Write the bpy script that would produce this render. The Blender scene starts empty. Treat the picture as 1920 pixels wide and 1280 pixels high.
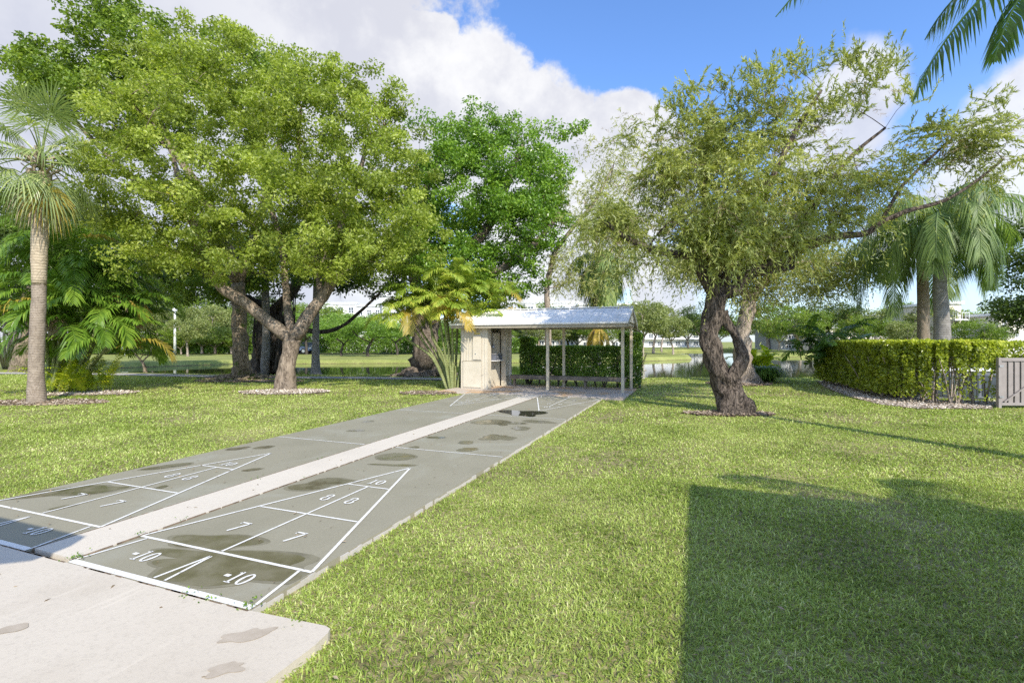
import bpy, math, random
import numpy as np
from mathutils import Vector, Matrix
PI = math.pi
R = np.random.default_rng(7)
random.seed(7)
scene = bpy.context.scene
COL = scene.collection

# ------------------------------------------------------------------ calibration
F, CH = 910.0, 1.65                       # focal length in photo pixels (1920 wide), eye height
TH = math.radians(20.76)                  # heading of the courts
U = np.array([math.sin(TH), math.cos(TH), 0.0]); V = np.array([math.cos(TH), -math.sin(TH), 0.0])
def uv(u, v, z=0.0): return U*u + V*v + np.array([0, 0, z])
def G(px, py, z=0.0):                     # ground point seen at a photo pixel
    Y = (CH-z)*F/(py-640.0); return np.array([(px-960.0)*Y/F, Y, z])
def P(px, py, Y): return np.array([(px-960.0)*Y/F, Y, CH+(640.0-py)*Y/F])

# ------------------------------------------------------------------ objects
def tag(o, label=None, cat=None, group=None, kind=None):
    if label: o['label'] = label
    if cat: o['category'] = cat
    if group: o['group'] = group
    if kind: o['kind'] = kind
    return o
def thing(name, label, cat, loc=(0, 0, 0), rotz=0.0, group=None):
    o = bpy.data.objects.new(name, None); COL.objects.link(o)
    o.empty_display_size = 0.3
    o.location = [float(c) for c in loc]; o.rotation_euler = (0, 0, rotz)
    return tag(o, label, cat, group)
def mesh(name, verts, faces, mat, parent=None, off=None, smooth=False, tint=None, local=False):
    """verts Nx3; faces: list of int arrays (K x n)"""
    v = np.asarray(verts, dtype=np.float64).reshape(-1, 3)
    if parent is not None and not local:
        v = v - np.array(parent.location if off is None else off)
    me = bpy.data.meshes.new(name)
    me.vertices.add(len(v)); me.vertices.foreach_set('co', v.astype(np.float32).ravel())
    fl = [np.asarray(f, dtype=np.int32) for f in faces if len(f)]
    tot = np.concatenate([np.full(len(f), f.shape[1], dtype=np.int32) for f in fl])
    loops = np.concatenate([f.ravel() for f in fl])
    st = np.concatenate([[0], np.cumsum(tot)[:-1]]).astype(np.int32)
    me.loops.add(len(loops)); me.loops.foreach_set('vertex_index', loops)
    me.polygons.add(len(tot)); me.polygons.foreach_set('loop_start', st)
    me.polygons.foreach_set('loop_total', tot)
    me.polygons.foreach_set('use_smooth', np.full(len(tot), bool(smooth)))
    if tint is not None:
        a = me.attributes.new('tint', 'FLOAT', 'FACE'); a.data.foreach_set('value', np.asarray(tint, dtype=np.float32))
    me.update(calc_edges=True); me.validate()
    if mat: me.materials.append(mat)
    o = bpy.data.objects.new(name, me); COL.objects.link(o)
    if parent is not None: o.parent = parent
    return o
class MB:
    def __init__(s): s.v = []; s.f = {}; s.n = 0
    def add(s, verts, faces):
        s.v.append(np.asarray(verts, dtype=float).reshape(-1, 3))
        for f in faces: s.f.setdefault(len(f), []).append([i+s.n for i in f])
        s.n += len(s.v[-1]); return s
    def box(s, x0, x1, y0, y1, z0, z1):
        v = [(x0,y0,z0),(x1,y0,z0),(x1,y1,z0),(x0,y1,z0),(x0,y0,z1),(x1,y0,z1),(x1,y1,z1),(x0,y1,z1)]
        return s.add(v, [(0,3,2,1),(4,5,6,7),(0,1,5,4),(1,2,6,5),(2,3,7,6),(3,0,4,7)])
    def beam(s, a, b, w, h=None, up=(0, 0, 1)):
        h = h or w; a = np.array(a, float); b = np.array(b, float); d = b-a; d /= np.linalg.norm(d)
        up = np.array(up, float); sd = np.cross(d, up)
        if np.linalg.norm(sd) < 1e-4: sd = np.cross(d, (1, 0, 0))
        sd /= np.linalg.norm(sd); up = np.cross(sd, d)
        v = [p+sd*i*w/2+up*j*h/2 for p in (a, b) for i, j in ((-1,-1),(1,-1),(1,1),(-1,1))]
        return s.add(v, [(0,1,2,3),(7,6,5,4),(0,4,5,1),(1,5,6,2),(2,6,7,3),(3,7,4,0)])
    def prism(s, poly, z0, z1):          # poly in xy, counter-clockwise
        n = len(poly); v = [(x, y, z0) for x, y in poly]+[(x, y, z1) for x, y in poly]
        return s.add(v, [tuple(range(n))[::-1], tuple(range(n, 2*n))]+[(i, (i+1) % n, n+(i+1) % n, n+i) for i in range(n)])
    def tube(s, pts, rad, sides=8, rough=0.0, lobes=0, lobe_amp=0.0, twist=0.0, cap=True):
        v, f = tube(pts, rad, sides, rough, lobes, lobe_amp, twist)
        n = len(pts); s.v.append(v)
        s.f.setdefault(4, []).extend((f+s.n).tolist())
        if cap:
            s.f.setdefault(sides, []).append([s.n+i for i in range(sides)][::-1])
            s.f.setdefault(sides, []).append([s.n+(n-1)*sides+i for i in range(sides)])
        s.n += len(v); return s
    def lathe(s, prof, sides=16, cx=0, cy=0):
        return s.tube([(cx, cy, z) for r, z in prof], [max(r, 1e-3) for r, z in prof], sides)
    def build(s, name, mat, parent=None, smooth=False, local=True, bevel=0.0):
        o = mesh(name, np.concatenate(s.v), [np.array(k, dtype=np.int32) for k in s.f.values()], mat, parent, smooth=smooth, local=local)
        if bevel:
            m = o.modifiers.new('bevel', 'BEVEL'); m.width = bevel; m.segments = 2; m.limit_method = 'ANGLE'
        return o
def tube(pts, rad, sides=8, rough=0.0, lobes=0, lobe_amp=0.0, twist=0.0):
    pts = np.asarray(pts, float); n = len(pts); rad = np.broadcast_to(np.asarray(rad, float), (n,))
    t = np.gradient(pts, axis=0); t /= np.linalg.norm(t, axis=1)[:, None]+1e-9
    ref = np.array([1.0, 0, 0]) if abs(t[0][0]) < 0.8 else np.array([0, 1.0, 0])
    A = []; a = ref
    for i in range(n):
        a = a-t[i]*a.dot(t[i]); a /= np.linalg.norm(a)+1e-9; A.append(a)
    A = np.array(A); B = np.cross(t, A)
    ang = np.arange(sides)*2*PI/sides
    rr = np.repeat(rad[:, None], sides, 1)
    if rough:
        ph = R.uniform(0, 6.28, 8); z = np.cumsum(np.r_[0, np.linalg.norm(np.diff(pts, axis=0), axis=1)])
        for k in range(8):
            rr = rr*(1+rough*0.5*np.sin(ang[None]*(k % 5+1)+z[:, None]*(1.3+k*1.7)+ph[k]))
    if lobes:
        z = np.linspace(0, 1, n)[:, None]
        rr = rr*(1+lobe_amp*np.sin(ang[None]*lobes+twist*z)+lobe_amp*.6*np.sin(ang[None]*(lobes*2-3)+2-twist*1.4*z))
    v = pts[:, None]+A[:, None]*(np.cos(ang)[None, :, None]*rr[..., None])+B[:, None]*(np.sin(ang)[None, :, None]*rr[..., None])
    i = np.arange(n-1)[:, None]*sides; j = np.arange(sides)[None]; j2 = (j+1) % sides
    f = np.stack([i+j, i+j2, i+sides+j2, i+sides+j], -1).reshape(-1, 4)
    return v.reshape(-1, 3), f
def smooth_path(pts, k=6):
    pts = np.asarray(pts, float); n = len(pts); out = []
    for i in range(n-1):
        p0, p1, p2, p3 = pts[max(i-1, 0)], pts[i], pts[i+1], pts[min(i+2, n-1)]
        for t in np.arange(k)/k:
            out.append(0.5*((2*p1)+(-p0+p2)*t+(2*p0-5*p1+4*p2-p3)*t*t+(-p0+3*p1-3*p2+p3)*t**3))
    out.append(pts[-1]); return np.array(out)
def copy_tree(o, parent=None):
    c = o.copy(); COL.objects.link(c)
    if parent is not None: c.parent = parent
    for ch in list(o.children): copy_tree(ch, c)
    return c

# ------------------------------------------------------------------ node helpers
class NT:
    def __init__(s, tree): s.t = tree; s.t.nodes.clear()
    def n(s, typ, **kw):
        nd = s.t.nodes.new(typ)
        for k, v in kw.items():
            if k.startswith('i_'):
                key = k[2:]; key = int(key) if key.isdigit() else key.replace('_', ' ')
                s.set(nd.inputs[key], v)
            else: setattr(nd, k, v)
        return nd
    def set(s, inp, v):
        if isinstance(v, bpy.types.NodeSocket): s.t.links.new(v, inp)
        elif v is not None: inp.default_value = v
    def m(s, op, a, b=None, c=None, clamp=False):
        nd = s.t.nodes.new('ShaderNodeMath'); nd.operation = op; nd.use_clamp = clamp
        for i, x in enumerate((a, b, c)):
            if x is not None: s.set(nd.inputs[i], x)
        return nd.outputs[0]
    def vm(s, op, a, b=None, out=0):
        nd = s.t.nodes.new('ShaderNodeVectorMath'); nd.operation = op
        s.set(nd.inputs[0], a)
        if b is not None: s.set(nd.inputs[1], b)
        return nd.outputs[out]
    def noise(s, vec, scale, detail=4, rough=.55, dist=0.0, out=0):
        nd = s.n('ShaderNodeTexNoise'); s.set(nd.inputs['Vector'], vec)
        nd.inputs['Scale'].default_value = scale; nd.inputs['Detail'].default_value = detail
        nd.inputs['Roughness'].default_value = rough; nd.inputs['Distortion'].default_value = dist
        return nd.outputs[out]
    def ramp(s, fac, stops, interp='LINEAR'):
        nd = s.n('ShaderNodeValToRGB'); s.set(nd.inputs[0], fac); cr = nd.color_ramp; cr.interpolation = interp
        while len(cr.elements) < len(stops): cr.elements.new(0.5)
        for e, (p, c) in zip(cr.elements, stops):
            e.position = p; e.color = (c, c, c, 1) if isinstance(c, (int, float)) else (*c, 1)
        return nd.outputs[0]
    def mix(s, fac, a, b, blend='MIX'):
        nd = s.n('ShaderNodeMix', data_type='RGBA', blend_type=blend)
        s.set(nd.inputs[0], fac)
        for i, x in ((6, a), (7, b)):
            s.set(nd.inputs[i], (*x, 1) if isinstance(x, tuple) and len(x) == 3 else x)
        return nd.outputs[2]
    def smooth(s, x, lo, hi):
        nd = s.n('ShaderNodeMapRange', interpolation_type='SMOOTHSTEP'); s.set(nd.inputs[0], x)
        nd.inputs[1].default_value = lo; nd.inputs[2].default_value = hi; return nd.outputs[0]
def material(name):
    m = bpy.data.materials.new(name); m.use_nodes = True; return m, NT(m.node_tree)
def finish(t, col, rough=.6, spec=.5, bump=None, bstr=.3, bdist=.01, metal=0.0, transl=0.0, tcol=None):
    p = t.n('ShaderNodeBsdfPrincipled'); t.set(p.inputs['Base Color'], (*col, 1) if isinstance(col, tuple) else col)
    t.set(p.inputs['Roughness'], rough); p.inputs['Specular IOR Level'].default_value = spec
    p.inputs['Metallic'].default_value = metal
    if bump is not None:
        b = t.n('ShaderNodeBump'); t.set(b.inputs['Height'], bump); b.inputs['Strength'].default_value = bstr
        b.inputs['Distance'].default_value = bdist; t.set(p.inputs['Normal'], b.outputs[0])
    sh = p.outputs[0]
    if transl:
        tr = t.n('ShaderNodeBsdfTranslucent'); t.set(tr.inputs[0], tcol if tcol is not None else ((*col, 1) if isinstance(col, tuple) else col))
        mx = t.n('ShaderNodeMixShader'); mx.inputs[0].default_value = transl
        t.t.links.new(sh, mx.inputs[1]); t.t.links.new(tr.outputs[0], mx.inputs[2]); sh = mx.outputs[0]
    o = t.n('ShaderNodeOutputMaterial'); t.t.links.new(sh, o.inputs[0])
def geo(t): return t.n('ShaderNodeNewGeometry').outputs['Position']
def plain(name, col, rough=.6, spec=.5, metal=0.0, var=.12, scale=6.0, bscale=60.0, bstr=.15):
    m, t = material(name); tc = t.n('ShaderNodeTexCoord').outputs['Object']
    n1 = t.noise(tc, scale, 5); lo = tuple(c*(1-var*1.6) for c in col); hi = tuple(min(1, c*(1+var)) for c in col)
    c = t.ramp(n1, [(.3, lo), (.7, hi)])
    finish(t, c, rough, spec, t.noise(tc, bscale, 3), bstr, .004, metal); return m
def leafmat(name, stops, transl=.38, rough=.42, nscale=.8, spec=.5, tgain=1.35):
    m, t = material(name)
    a = t.n('ShaderNodeAttribute', attribute_name='tint').outputs['Fac']
    n1 = t.noise(geo(t), nscale, 3)
    f = t.m('ADD', t.m('MULTIPLY', a, .72), t.m('MULTIPLY', t.m('SUBTRACT', n1, .5), .9), clamp=True)
    c = t.ramp(t.m('ADD', f, .12, clamp=True), stops)
    tc = t.mix(1.0, c, (tgain*1.05, tgain*1.1, tgain*.45), 'MULTIPLY')
    finish(t, c, rough, spec, transl=transl, tcol=tc); return m
def barkmat(name, dark, light, sx=6.0, sz=1.2, bstr=.6, bdist=.03, moss=None, rings=0.0):
    m, t = material(name); tc = t.n('ShaderNodeTexCoord').outputs['Object']
    mp = t.n('ShaderNodeMapping'); t.set(mp.inputs[0], tc); mp.inputs['Scale'].default_value = (sx, sx, sz)
    n1 = t.noise(mp.outputs[0], 2.0, 6, .65, .4); n2 = t.noise(tc, 1.7, 3)
    c = t.ramp(n1, [(.3, dark), (.62, light)])
    c = t.mix(t.smooth(n2, .45, .7), c, tuple(x*.62 for x in light))
    cr_ = t.smooth(t.m('ABSOLUTE', t.m('SUBTRACT', t.noise(mp.outputs[0], 1.1, 4, .6, 1.2), .5)), .045, .0)
    c = t.mix(t.m('MULTIPLY', cr_, .75), c, tuple(x*.5 for x in dark)); n1 = t.m('SUBTRACT', n1, t.m('MULTIPLY', cr_, .6))
    if moss: c = t.mix(t.smooth(t.noise(tc, 2.3, 4), .55, .7), c, moss)
    h = n1
    if rings:
        w = t.n('ShaderNodeTexWave', wave_type='BANDS', bands_direction='Z'); t.set(w.inputs[0], tc)
        w.inputs['Scale'].default_value = rings; w.inputs['Distortion'].default_value = 1.6; w.inputs['Detail Scale'].default_value = 1.5
        h = t.m('ADD', n1, t.m('MULTIPLY', w.outputs[1], .8))
        c = t.mix(t.m('MULTIPLY', t.smooth(w.outputs[1], .0, .5), .6), tuple(x*.9 for x in dark), c)
    finish(t, c, .85, .25, h, bstr, bdist); return m

# ------------------------------------------------------------------ materials
M = {}
m, t = material('lawn_soil'); pos = geo(t)
sp = t.n('ShaderNodeSeparateXYZ'); t.set(sp.inputs[0], pos)
n1 = t.noise(pos, .35, 4); n2 = t.noise(pos, 14, 5, .7); n3 = t.noise(pos, 3.0, 4)
c = t.ramp(n2, [(.3, (.10, .11, .03)), (.55, (.24, .28, .07)), (.75, (.46, .42, .20))])
c = t.mix(t.smooth(sp.outputs[1], 24, 15), c, t.ramp(n2, [(.3, (.09, .085, .035)), (.55, (.27, .235, .11)), (.75, (.50, .42, .27))]))
c = t.mix(t.m('MULTIPLY', t.smooth(n1, .4, .7), .5), c, (.42, .42, .15))
c = t.mix(t.smooth(t.m('ADD', t.m('MULTIPLY', n3, .12), sp.outputs[2]), -.30, -.36), c, (.13, .095, .055))
finish(t, c, .9, .2, n2, .8, .03); M['lawn'] = m

m, t = material('grass_blade'); pos = geo(t)
a = t.n('ShaderNodeAttribute', attribute_name='tint').outputs['Fac']
n1 = t.noise(pos, .9, 4); n2 = t.noise(pos, .28, 3)
f = t.m('ADD', t.m('MULTIPLY', a, .6), t.m('MULTIPLY', t.m('SUBTRACT', n1, .42), .9), clamp=True)
c = t.ramp(f, [(0, (.09, .14, .022)), (.22, (.26, .35, .058)), (.5, (.455, .56, .14)), (.74, (.69, .71, .33)), (.84, (.74, .64, .42)), (1, (.84, .68, .50))])
c = t.mix(t.m('MULTIPLY', t.smooth(n2, .45, .7), .35), c, (.46, .50, .18))
finish(t, c, .5, .3, transl=.3, tcol=t.mix(1.0, c, (1.4, 1.4, .5), 'MULTIPLY')); M['grass'] = m

def concrete(name, base, dark, stain=None, rough=.85, sscale=.8, stain_lo=.55, stain_hi=.75, grime=.5):
    m, t = material(name); tc = t.n('ShaderNodeTexCoord').outputs['Object']
    n1 = t.noise(tc, 1.1, 6, .62); n2 = t.noise(tc, 45, 4, .7); n3 = t.noise(tc, sscale, 5, .6, .8)
    c = t.mix(t.m('MULTIPLY', t.smooth(n1, .42, .72), grime), base, dark)
    c = t.mix(t.m('MULTIPLY', t.smooth(n2, .48, .7), .45), c, tuple(x*.72 for x in base))
    mp = t.n('ShaderNodeMapping'); t.set(mp.inputs[0], tc); mp.inputs['Scale'].default_value = (9, .5, 1); mp.inputs['Rotation'].default_value = (0, 0, .35)
    c = t.mix(t.m('MULTIPLY', t.smooth(t.noise(mp.outputs[0], 1.5, 4, .7), .56, .75), .3), c, tuple(min(1, x*1.28) for x in base))
    if stain: c = t.mix(t.smooth(n3, stain_lo, stain_hi), c, stain)
    finish(t, c, rough, .15, n2, .35, .004); return m
M['slab'] = concrete('pale_concrete', (.56, .505, .415), (.485, .43, .345), grime=.75)
M['strip'] = concrete('cream_painted_concrete', (.60, .545, .45), (.52, .47, .385), grime=.5)
M['court'] = concrete('grey_green_court_paint', (.292, .272, .20), (.232, .218, .155), (.315, .303, .235), .6, .9, .5, .68)
M['pad'] = concrete('rust_stained_concrete', (.52, .45, .38), (.42, .35, .29), (.56, .37, .21), .8, .9, .46, .62)
M['path'] = concrete('path_concrete', (.42, .40, .37), (.33, .31, .28))
M['edge'] = concrete('chalky_concrete', (.50, .47, .42), (.35, .33, .28), sscale=5)
m, t = material('white_line_paint'); tc = t.n('ShaderNodeTexCoord').outputs['Object']
c = t.ramp(t.noise(tc, 22, 5, .7), [(.3, (.40, .39, .33)), (.46, (.76, .75, .70))]); finish(t, c, .6, .4); M['line'] = m
m, t = material('wet_concrete'); tc = t.n('ShaderNodeTexCoord').outputs['Object']; nn = t.noise(tc, 4.5, 5)
c = t.ramp(nn, [(.3, (.115, .102, .055)), (.7, (.20, .182, .118))])
finish(t, c, t.ramp(nn, [(.42, .12), (.6, .42)]), .5, t.noise(tc, 60, 2), .06, .002); M['wet'] = m
m, t = material('still_water'); tc = t.n('ShaderNodeTexCoord').outputs['Object']; nn = t.noise(tc, 4.5, 5)
finish(t, (.055, .05, .035), .03, .6); M['pool'] = m
M['wet_edge'] = plain('damp_concrete', (.205, .19, .13), .7, .2, var=.15)
m, t = material('damp_mark'); tc = t.n('ShaderNodeTexCoord').outputs['Object']
c = t.ramp(t.noise(tc, 7, 5, .7), [(.38, (.38, .325, .25)), (.62, (.45, .39, .31))]); finish(t, c, .8, .3); M['damp'] = m
m, t = material('lake_water'); tc = geo(t)
mp = t.n('ShaderNodeMapping'); t.set(mp.inputs[0], tc); mp.inputs['Scale'].default_value = (.5, 1.6, 1)
p = t.n('ShaderNodeBsdfPrincipled'); p.inputs['Base Color'].default_value = (.035, .045, .022, 1); p.inputs['Roughness'].default_value = .035
p.inputs['IOR'].default_value = 1.5
b = t.n('ShaderNodeBump'); t.set(b.inputs['Height'], t.noise(mp.outputs[0], 1.2, 4)); b.inputs['Strength'].default_value = .05; b.inputs['Distance'].default_value = .05
t.t.links.new(b.outputs[0], p.inputs['Normal']); o = t.n('ShaderNodeOutputMaterial'); t.t.links.new(p.outputs[0], o.inputs[0]); M['water'] = m

def chips(name, lo, mid, hi):
    m, t = material(name); a = t.n('ShaderNodeAttribute', attribute_name='tint').outputs['Fac']
    c = t.ramp(a, [(0, lo), (.5, mid), (1, hi)]); finish(t, c, .85, .3); return m
M['shell'] = chips('shell_gravel', (.28, .22, .17), (.55, .47, .38), (.78, .72, .62))
M['bark_chip'] = chips('bark_mulch', (.12, .08, .05), (.30, .23, .16), (.46, .40, .32))
M['bed'] = plain('bed_soil', (.33, .27, .20), .95, .1, var=.35, scale=12, bscale=40, bstr=.8)
M['sand'] = plain('sandy_soil', (.55, .44, .29), .95, .1, var=.3, scale=12, bscale=40, bstr=.8)
M['bed_dark'] = plain('bed_soil_dark', (.20, .15, .105), .95, .1, var=.35, scale=12, bscale=40, bstr=.8)

LF = leafmat
M['lf_main'] = LF('mahogany_leaves', [(0, (.08, .115, .016)), (.3, (.20, .252, .037)), (.62, (.345, .42, .07)), (.88, (.60, .64, .18)), (1, (.50, .36, .11))], transl=.48)
M['lf_tall'] = LF('tall_tree_leaves', [(0, (.07, .12, .014)), (.4, (.15, .235, .025)), (.75, (.27, .36, .045)), (1, (.42, .48, .10))])
M['lf_ficus'] = LF('ficus_leaves', [(0, (.06, .13, .014)), (.4, (.14, .26, .026)), (.75, (.26, .40, .05)), (1, (.42, .54, .13))], rough=.32)
M['lf_dark'] = LF('dark_leaves', [(0, (.03, .06, .01)), (.5, (.075, .125, .02)), (1, (.17, .23, .04))])
M['lf_brush'] = LF('bottlebrush_leaves', [(0, (.11, .135, .035)), (.35, (.24, .28, .07)), (.65, (.40, .43, .12)), (.88, (.60, .60, .21)), (1, (.50, .41, .26))], transl=.36, nscale=1.1)
M['lf_pale'] = LF('pale_feathery_leaves', [(0, (.20, .21, .075)), (.4, (.34, .36, .12)), (.75, (.50, .50, .20)), (1, (.56, .48, .29))], transl=.42)
M['lf_olive'] = LF('olive_far_leaves', [(0, (.13, .16, .05)), (.5, (.25, .29, .09)), (1, (.38, .41, .16))])
M['lf_bright'] = LF('bright_far_leaves', [(0, (.09, .18, .025)), (.5, (.19, .32, .045)), (1, (.33, .46, .09))])
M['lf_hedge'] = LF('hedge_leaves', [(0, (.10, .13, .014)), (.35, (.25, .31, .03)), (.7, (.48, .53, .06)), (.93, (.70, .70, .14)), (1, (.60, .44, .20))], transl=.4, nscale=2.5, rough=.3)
M['lf_hedge2'] = LF('dark_hedge_leaves', [(0, (.05, .10, .014)), (.5, (.15, .26, .035)), (1, (.38, .52, .09))], rough=.3)
M['fr_sabal'] = LF('fan_palm_leaf', [(0, (.12, .17, .06)), (.4, (.22, .29, .10)), (.75, (.36, .42, .15)), (1, (.55, .50, .25))], rough=.35, nscale=.5)
M['fr_areca'] = LF('areca_leaf', [(0, (.11, .19, .02)), (.4, (.24, .33, .045)), (.75, (.42, .48, .08)), (1, (.62, .54, .12))], rough=.3, nscale=.5)
M['fr_green'] = LF('deep_palm_leaf', [(0, (.04, .09, .016)), (.5, (.085, .17, .03)), (1, (.18, .29, .05))], rough=.3, nscale=.5)
M['fr_clump'] = LF('clump_palm_leaf', [(0, (.055, .12, .014)), (.5, (.14, .25, .03)), (1, (.30, .42, .055))], rough=.32, nscale=.5)
M['fr_queen'] = LF('queen_palm_leaf', [(0, (.07, .12, .035)), (.45, (.16, .245, .07)), (.8, (.30, .39, .12)), (1, (.44, .48, .18))], rough=.5, nscale=.5)
M['fr_yellow'] = LF('yellowing_frond', [(0, (.28, .25, .05)), (.5, (.48, .36, .06)), (1, (.58, .42, .14))], rough=.5)
M['fr_dead'] = LF('dead_frond', [(0, (.18, .12, .07)), (.5, (.32, .24, .15)), (1, (.45, .36, .25))], rough=.7, transl=.15)
M['lf_croton'] = LF('yellow_green_leaf', [(0, (.17, .26, .018)), (.5, (.40, .48, .025)), (1, (.66, .62, .06))], rough=.35, nscale=2)
M['bk_main'] = barkmat('mahogany_bark', (.12, .09, .065), (.33, .265, .20), 5, 1.6, .7, .03)
M['bk_tall'] = barkmat('tall_tree_bark', (.12, .095, .065), (.34, .27, .19), 5, 1.5, .7, .03, moss=(.10, .13, .03))
M['bk_ficus'] = barkmat('ficus_bark', (.11, .085, .068), (.30, .25, .20), 7, .5, .8, .05)
M['bk_brush'] = barkmat('bottlebrush_bark', (.04, .03, .024), (.20, .16, .125), 9, 2.2, 1.0, .07)
M['bk_dark'] = barkmat('dark_bark', (.04, .035, .028), (.13, .11, .09), 6, 1.2)
M['bk_pale'] = barkmat('pale_bark', (.24, .19, .15), (.50, .42, .34), 5, 1.2, .7, .04)
M['pk_sabal'] = barkmat('fan_palm_trunk', (.25, .20, .15), (.47, .40, .32), 3, 3, .5, .015, rings=7.0)
M['pk_boot'] = barkmat('fan_palm_old_boots', (.40, .325, .225), (.54, .46, .335), 3, 3, .5, .02, rings=4.0)
M['pk_grey'] = barkmat('grey_palm_trunk', (.20, .185, .165), (.44, .42, .385), 3, 3, .4, .012, rings=6.0)
M['pk_stem'] = barkmat('areca_stem', (.16, .19, .06), (.40, .42, .22), 3, 3, .3, .008, rings=5.0)
M['pk_stem_dark'] = barkmat('areca_stem_dark', (.07, .08, .03), (.20, .22, .10), 3, 3, .3, .008, rings=5.0)

m, t = material('shed_paint'); tc = t.n('ShaderNodeTexCoord').outputs['Object']
c = t.ramp(t.noise(tc, 2.5, 5), [(.3, (.51, .46, .36)), (.7, (.61, .555, .445))])
finish(t, c, .65, .3, t.noise(tc, 30, 4), .2, .004); M['beige'] = m
M['beige_trim'] = plain('trim_paint', (.60, .54, .43), .6, .35, var=.08)
M['post'] = plain('post_paint', (.54, .47, .34), .6, .35, var=.1)
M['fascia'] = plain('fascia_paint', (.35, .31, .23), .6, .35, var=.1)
m, t = material('white_roof_coating'); tc = t.n('ShaderNodeTexCoord').outputs['Object']
c = t.ramp(t.noise(tc, 2.2, 6, .7), [(.3, (.66, .65, .62)), (.6, (.82, .80, .76))]); finish(t, c, .85, .15, t.noise(tc, 25, 4), .3, .01); M['roof'] = m
M['bench'] = plain('bench_timber', (.20, .165, .125), .7, .3, var=.3, scale=4)
M['bin'] = plain('grey_plastic', (.13, .14, .165), .45, .4, var=.15)
M['metal_grey'] = plain('galvanised_metal', (.36, .36, .36), .4, .5, .6)
M['yellow_sign'] = plain('yellow_label', (.62, .50, .12), .5, .4)
M['gate'] = plain('taupe_gate_paint', (.27, .24, .22), .55, .4, var=.08)
M['fence_m'] = plain('taupe_fence_paint', (.22, .195, .175), .5, .4, var=.08)
M['stone'] = concrete('bench_stone', (.42, .40, .36), (.28, .27, .24))
M['wall_white'] = plain('white_stucco', (.64, .63, .60), .8, .2, var=.05, scale=1.5)
M['wall_cream'] = plain('cream_stucco', (.72, .66, .55), .8, .2, var=.05, scale=1.5)
M['wall_grey'] = plain('grey_stucco', (.36, .37, .38), .8, .2, var=.06, scale=1.5)
M['trim_w'] = plain('white_trim', (.80, .80, .78), .5, .3, var=.03)
M['glass'] = plain('dark_window_glass', (.05, .065, .08), .08, .7, var=.2, bstr=0)
M['tyre'] = plain('tyre_rubber', (.02, .02, .02), .8, .2)
M['rim'] = plain('alloy_rim', (.5, .5, .5), .3, .5, .8)
M['car_white'] = plain('white_car_paint', (.78, .78, .77), .2, .6, var=.02, bstr=0)
M['car_blue'] = plain('blue_car_paint', (.06, .09, .16), .2, .6, var=.02, bstr=0)
M['car_silver'] = plain('silver_car_paint', (.45, .46, .47), .25, .6, .3, var=.02, bstr=0)
M['lamp_white'] = plain('white_pole_paint', (.70, .70, .68), .5, .4, var=.05)
M['asphalt'] = plain('asphalt', (.055, .055, .055), .9, .2, var=.2)
M['blocker_mat'] = plain('blue_blocker', (.10, .17, .32), .8, .2)
M['tile'] = plain('brown_roof_tile', (.25, .16, .11), .8, .2, var=.2)
M['headlamp'] = plain('headlamp_glass', (.6, .62, .65), .1, .6, var=.02, bstr=0)

# ------------------------------------------------------------------ terrain + lake
LAKE = np.array([(-29, 29.5), (-22, 27), (-12, 25.2), (-4, 25.0), (3, 23.4), (10, 23.0), (18, 23.4), (26, 24), (40, 25), (60, 30), (75, 45), (60, 62),
                 (38, 64), (33, 66), (37, 78), (47, 92), (46, 101), (36, 101), (28, 90), (22, 74), (22.5, 62), (20.5, 56), (13, 50.5), (7.4, 48), (-5.6, 46.6), (-18, 45.6), (-26, 44.5), (-31, 38)])
def sdf(x, y, poly):
    inside = np.zeros(x.shape, bool); d = np.full(x.shape, 1e9); n = len(poly)
    for i in range(n):
        a, b = poly[i], poly[(i+1) % n]; e = b-a
        tt = np.clip(((x-a[0])*e[0]+(y-a[1])*e[1])/(e@e), 0, 1)
        d = np.minimum(d, np.hypot(x-a[0]-tt*e[0], y-a[1]-tt*e[1]))
        c = ((a[1] > y) != (b[1] > y)) & (x < (b[0]-a[0])*(y-a[1])/(b[1]-a[1]+1e-12)+a[0]); inside ^= c
    return np.where(inside, d, -d)
WL = -0.42
def lawn_z(x, y):
    d = sdf(x, y, LAKE)
    w = np.clip((d+.1)/1.1, 0, 1); w = w*w*(3-2*w)
    far = np.clip((y-50)/30, 0, 1)
    return -.05-1.3*w+.10*far*(d < 0)+.012*np.sin(x*.7+1)*np.sin(y*.6)*(y > 20)
xs = np.concatenate([np.linspace(-700, -60, 20), np.arange(-58, -34, 2.), np.arange(-34, 50, .6), np.arange(50, 90, 1.5), np.linspace(95, 700, 18)])
ys = np.concatenate([np.linspace(-120, 0, 10), np.arange(2, 20, 2.), np.arange(20, 110, .5), np.arange(112, 150, 4.), np.linspace(160, 1500, 20)])
XX, YY = np.meshgrid(xs, ys); ZZ = lawn_z(XX, YY)
nx, ny = len(xs), len(ys); idx = np.arange(nx*ny).reshape(ny, nx)
q = np.stack([idx[:-1, :-1], idx[:-1, 1:], idx[1:, 1:], idx[1:, :-1]], -1).reshape(-1, 4)
tag(mesh('lawn', np.stack([XX, YY, ZZ], -1), [q], M['lawn'], smooth=True), kind='structure')
mb = MB(); mb.add([(-60, 18, WL), (110, 18, WL), (110, 130, WL), (-60, 130, WL)], [(0, 1, 2, 3)])
tag(mb.build('lake_water', M['water']), kind='structure')

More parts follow.
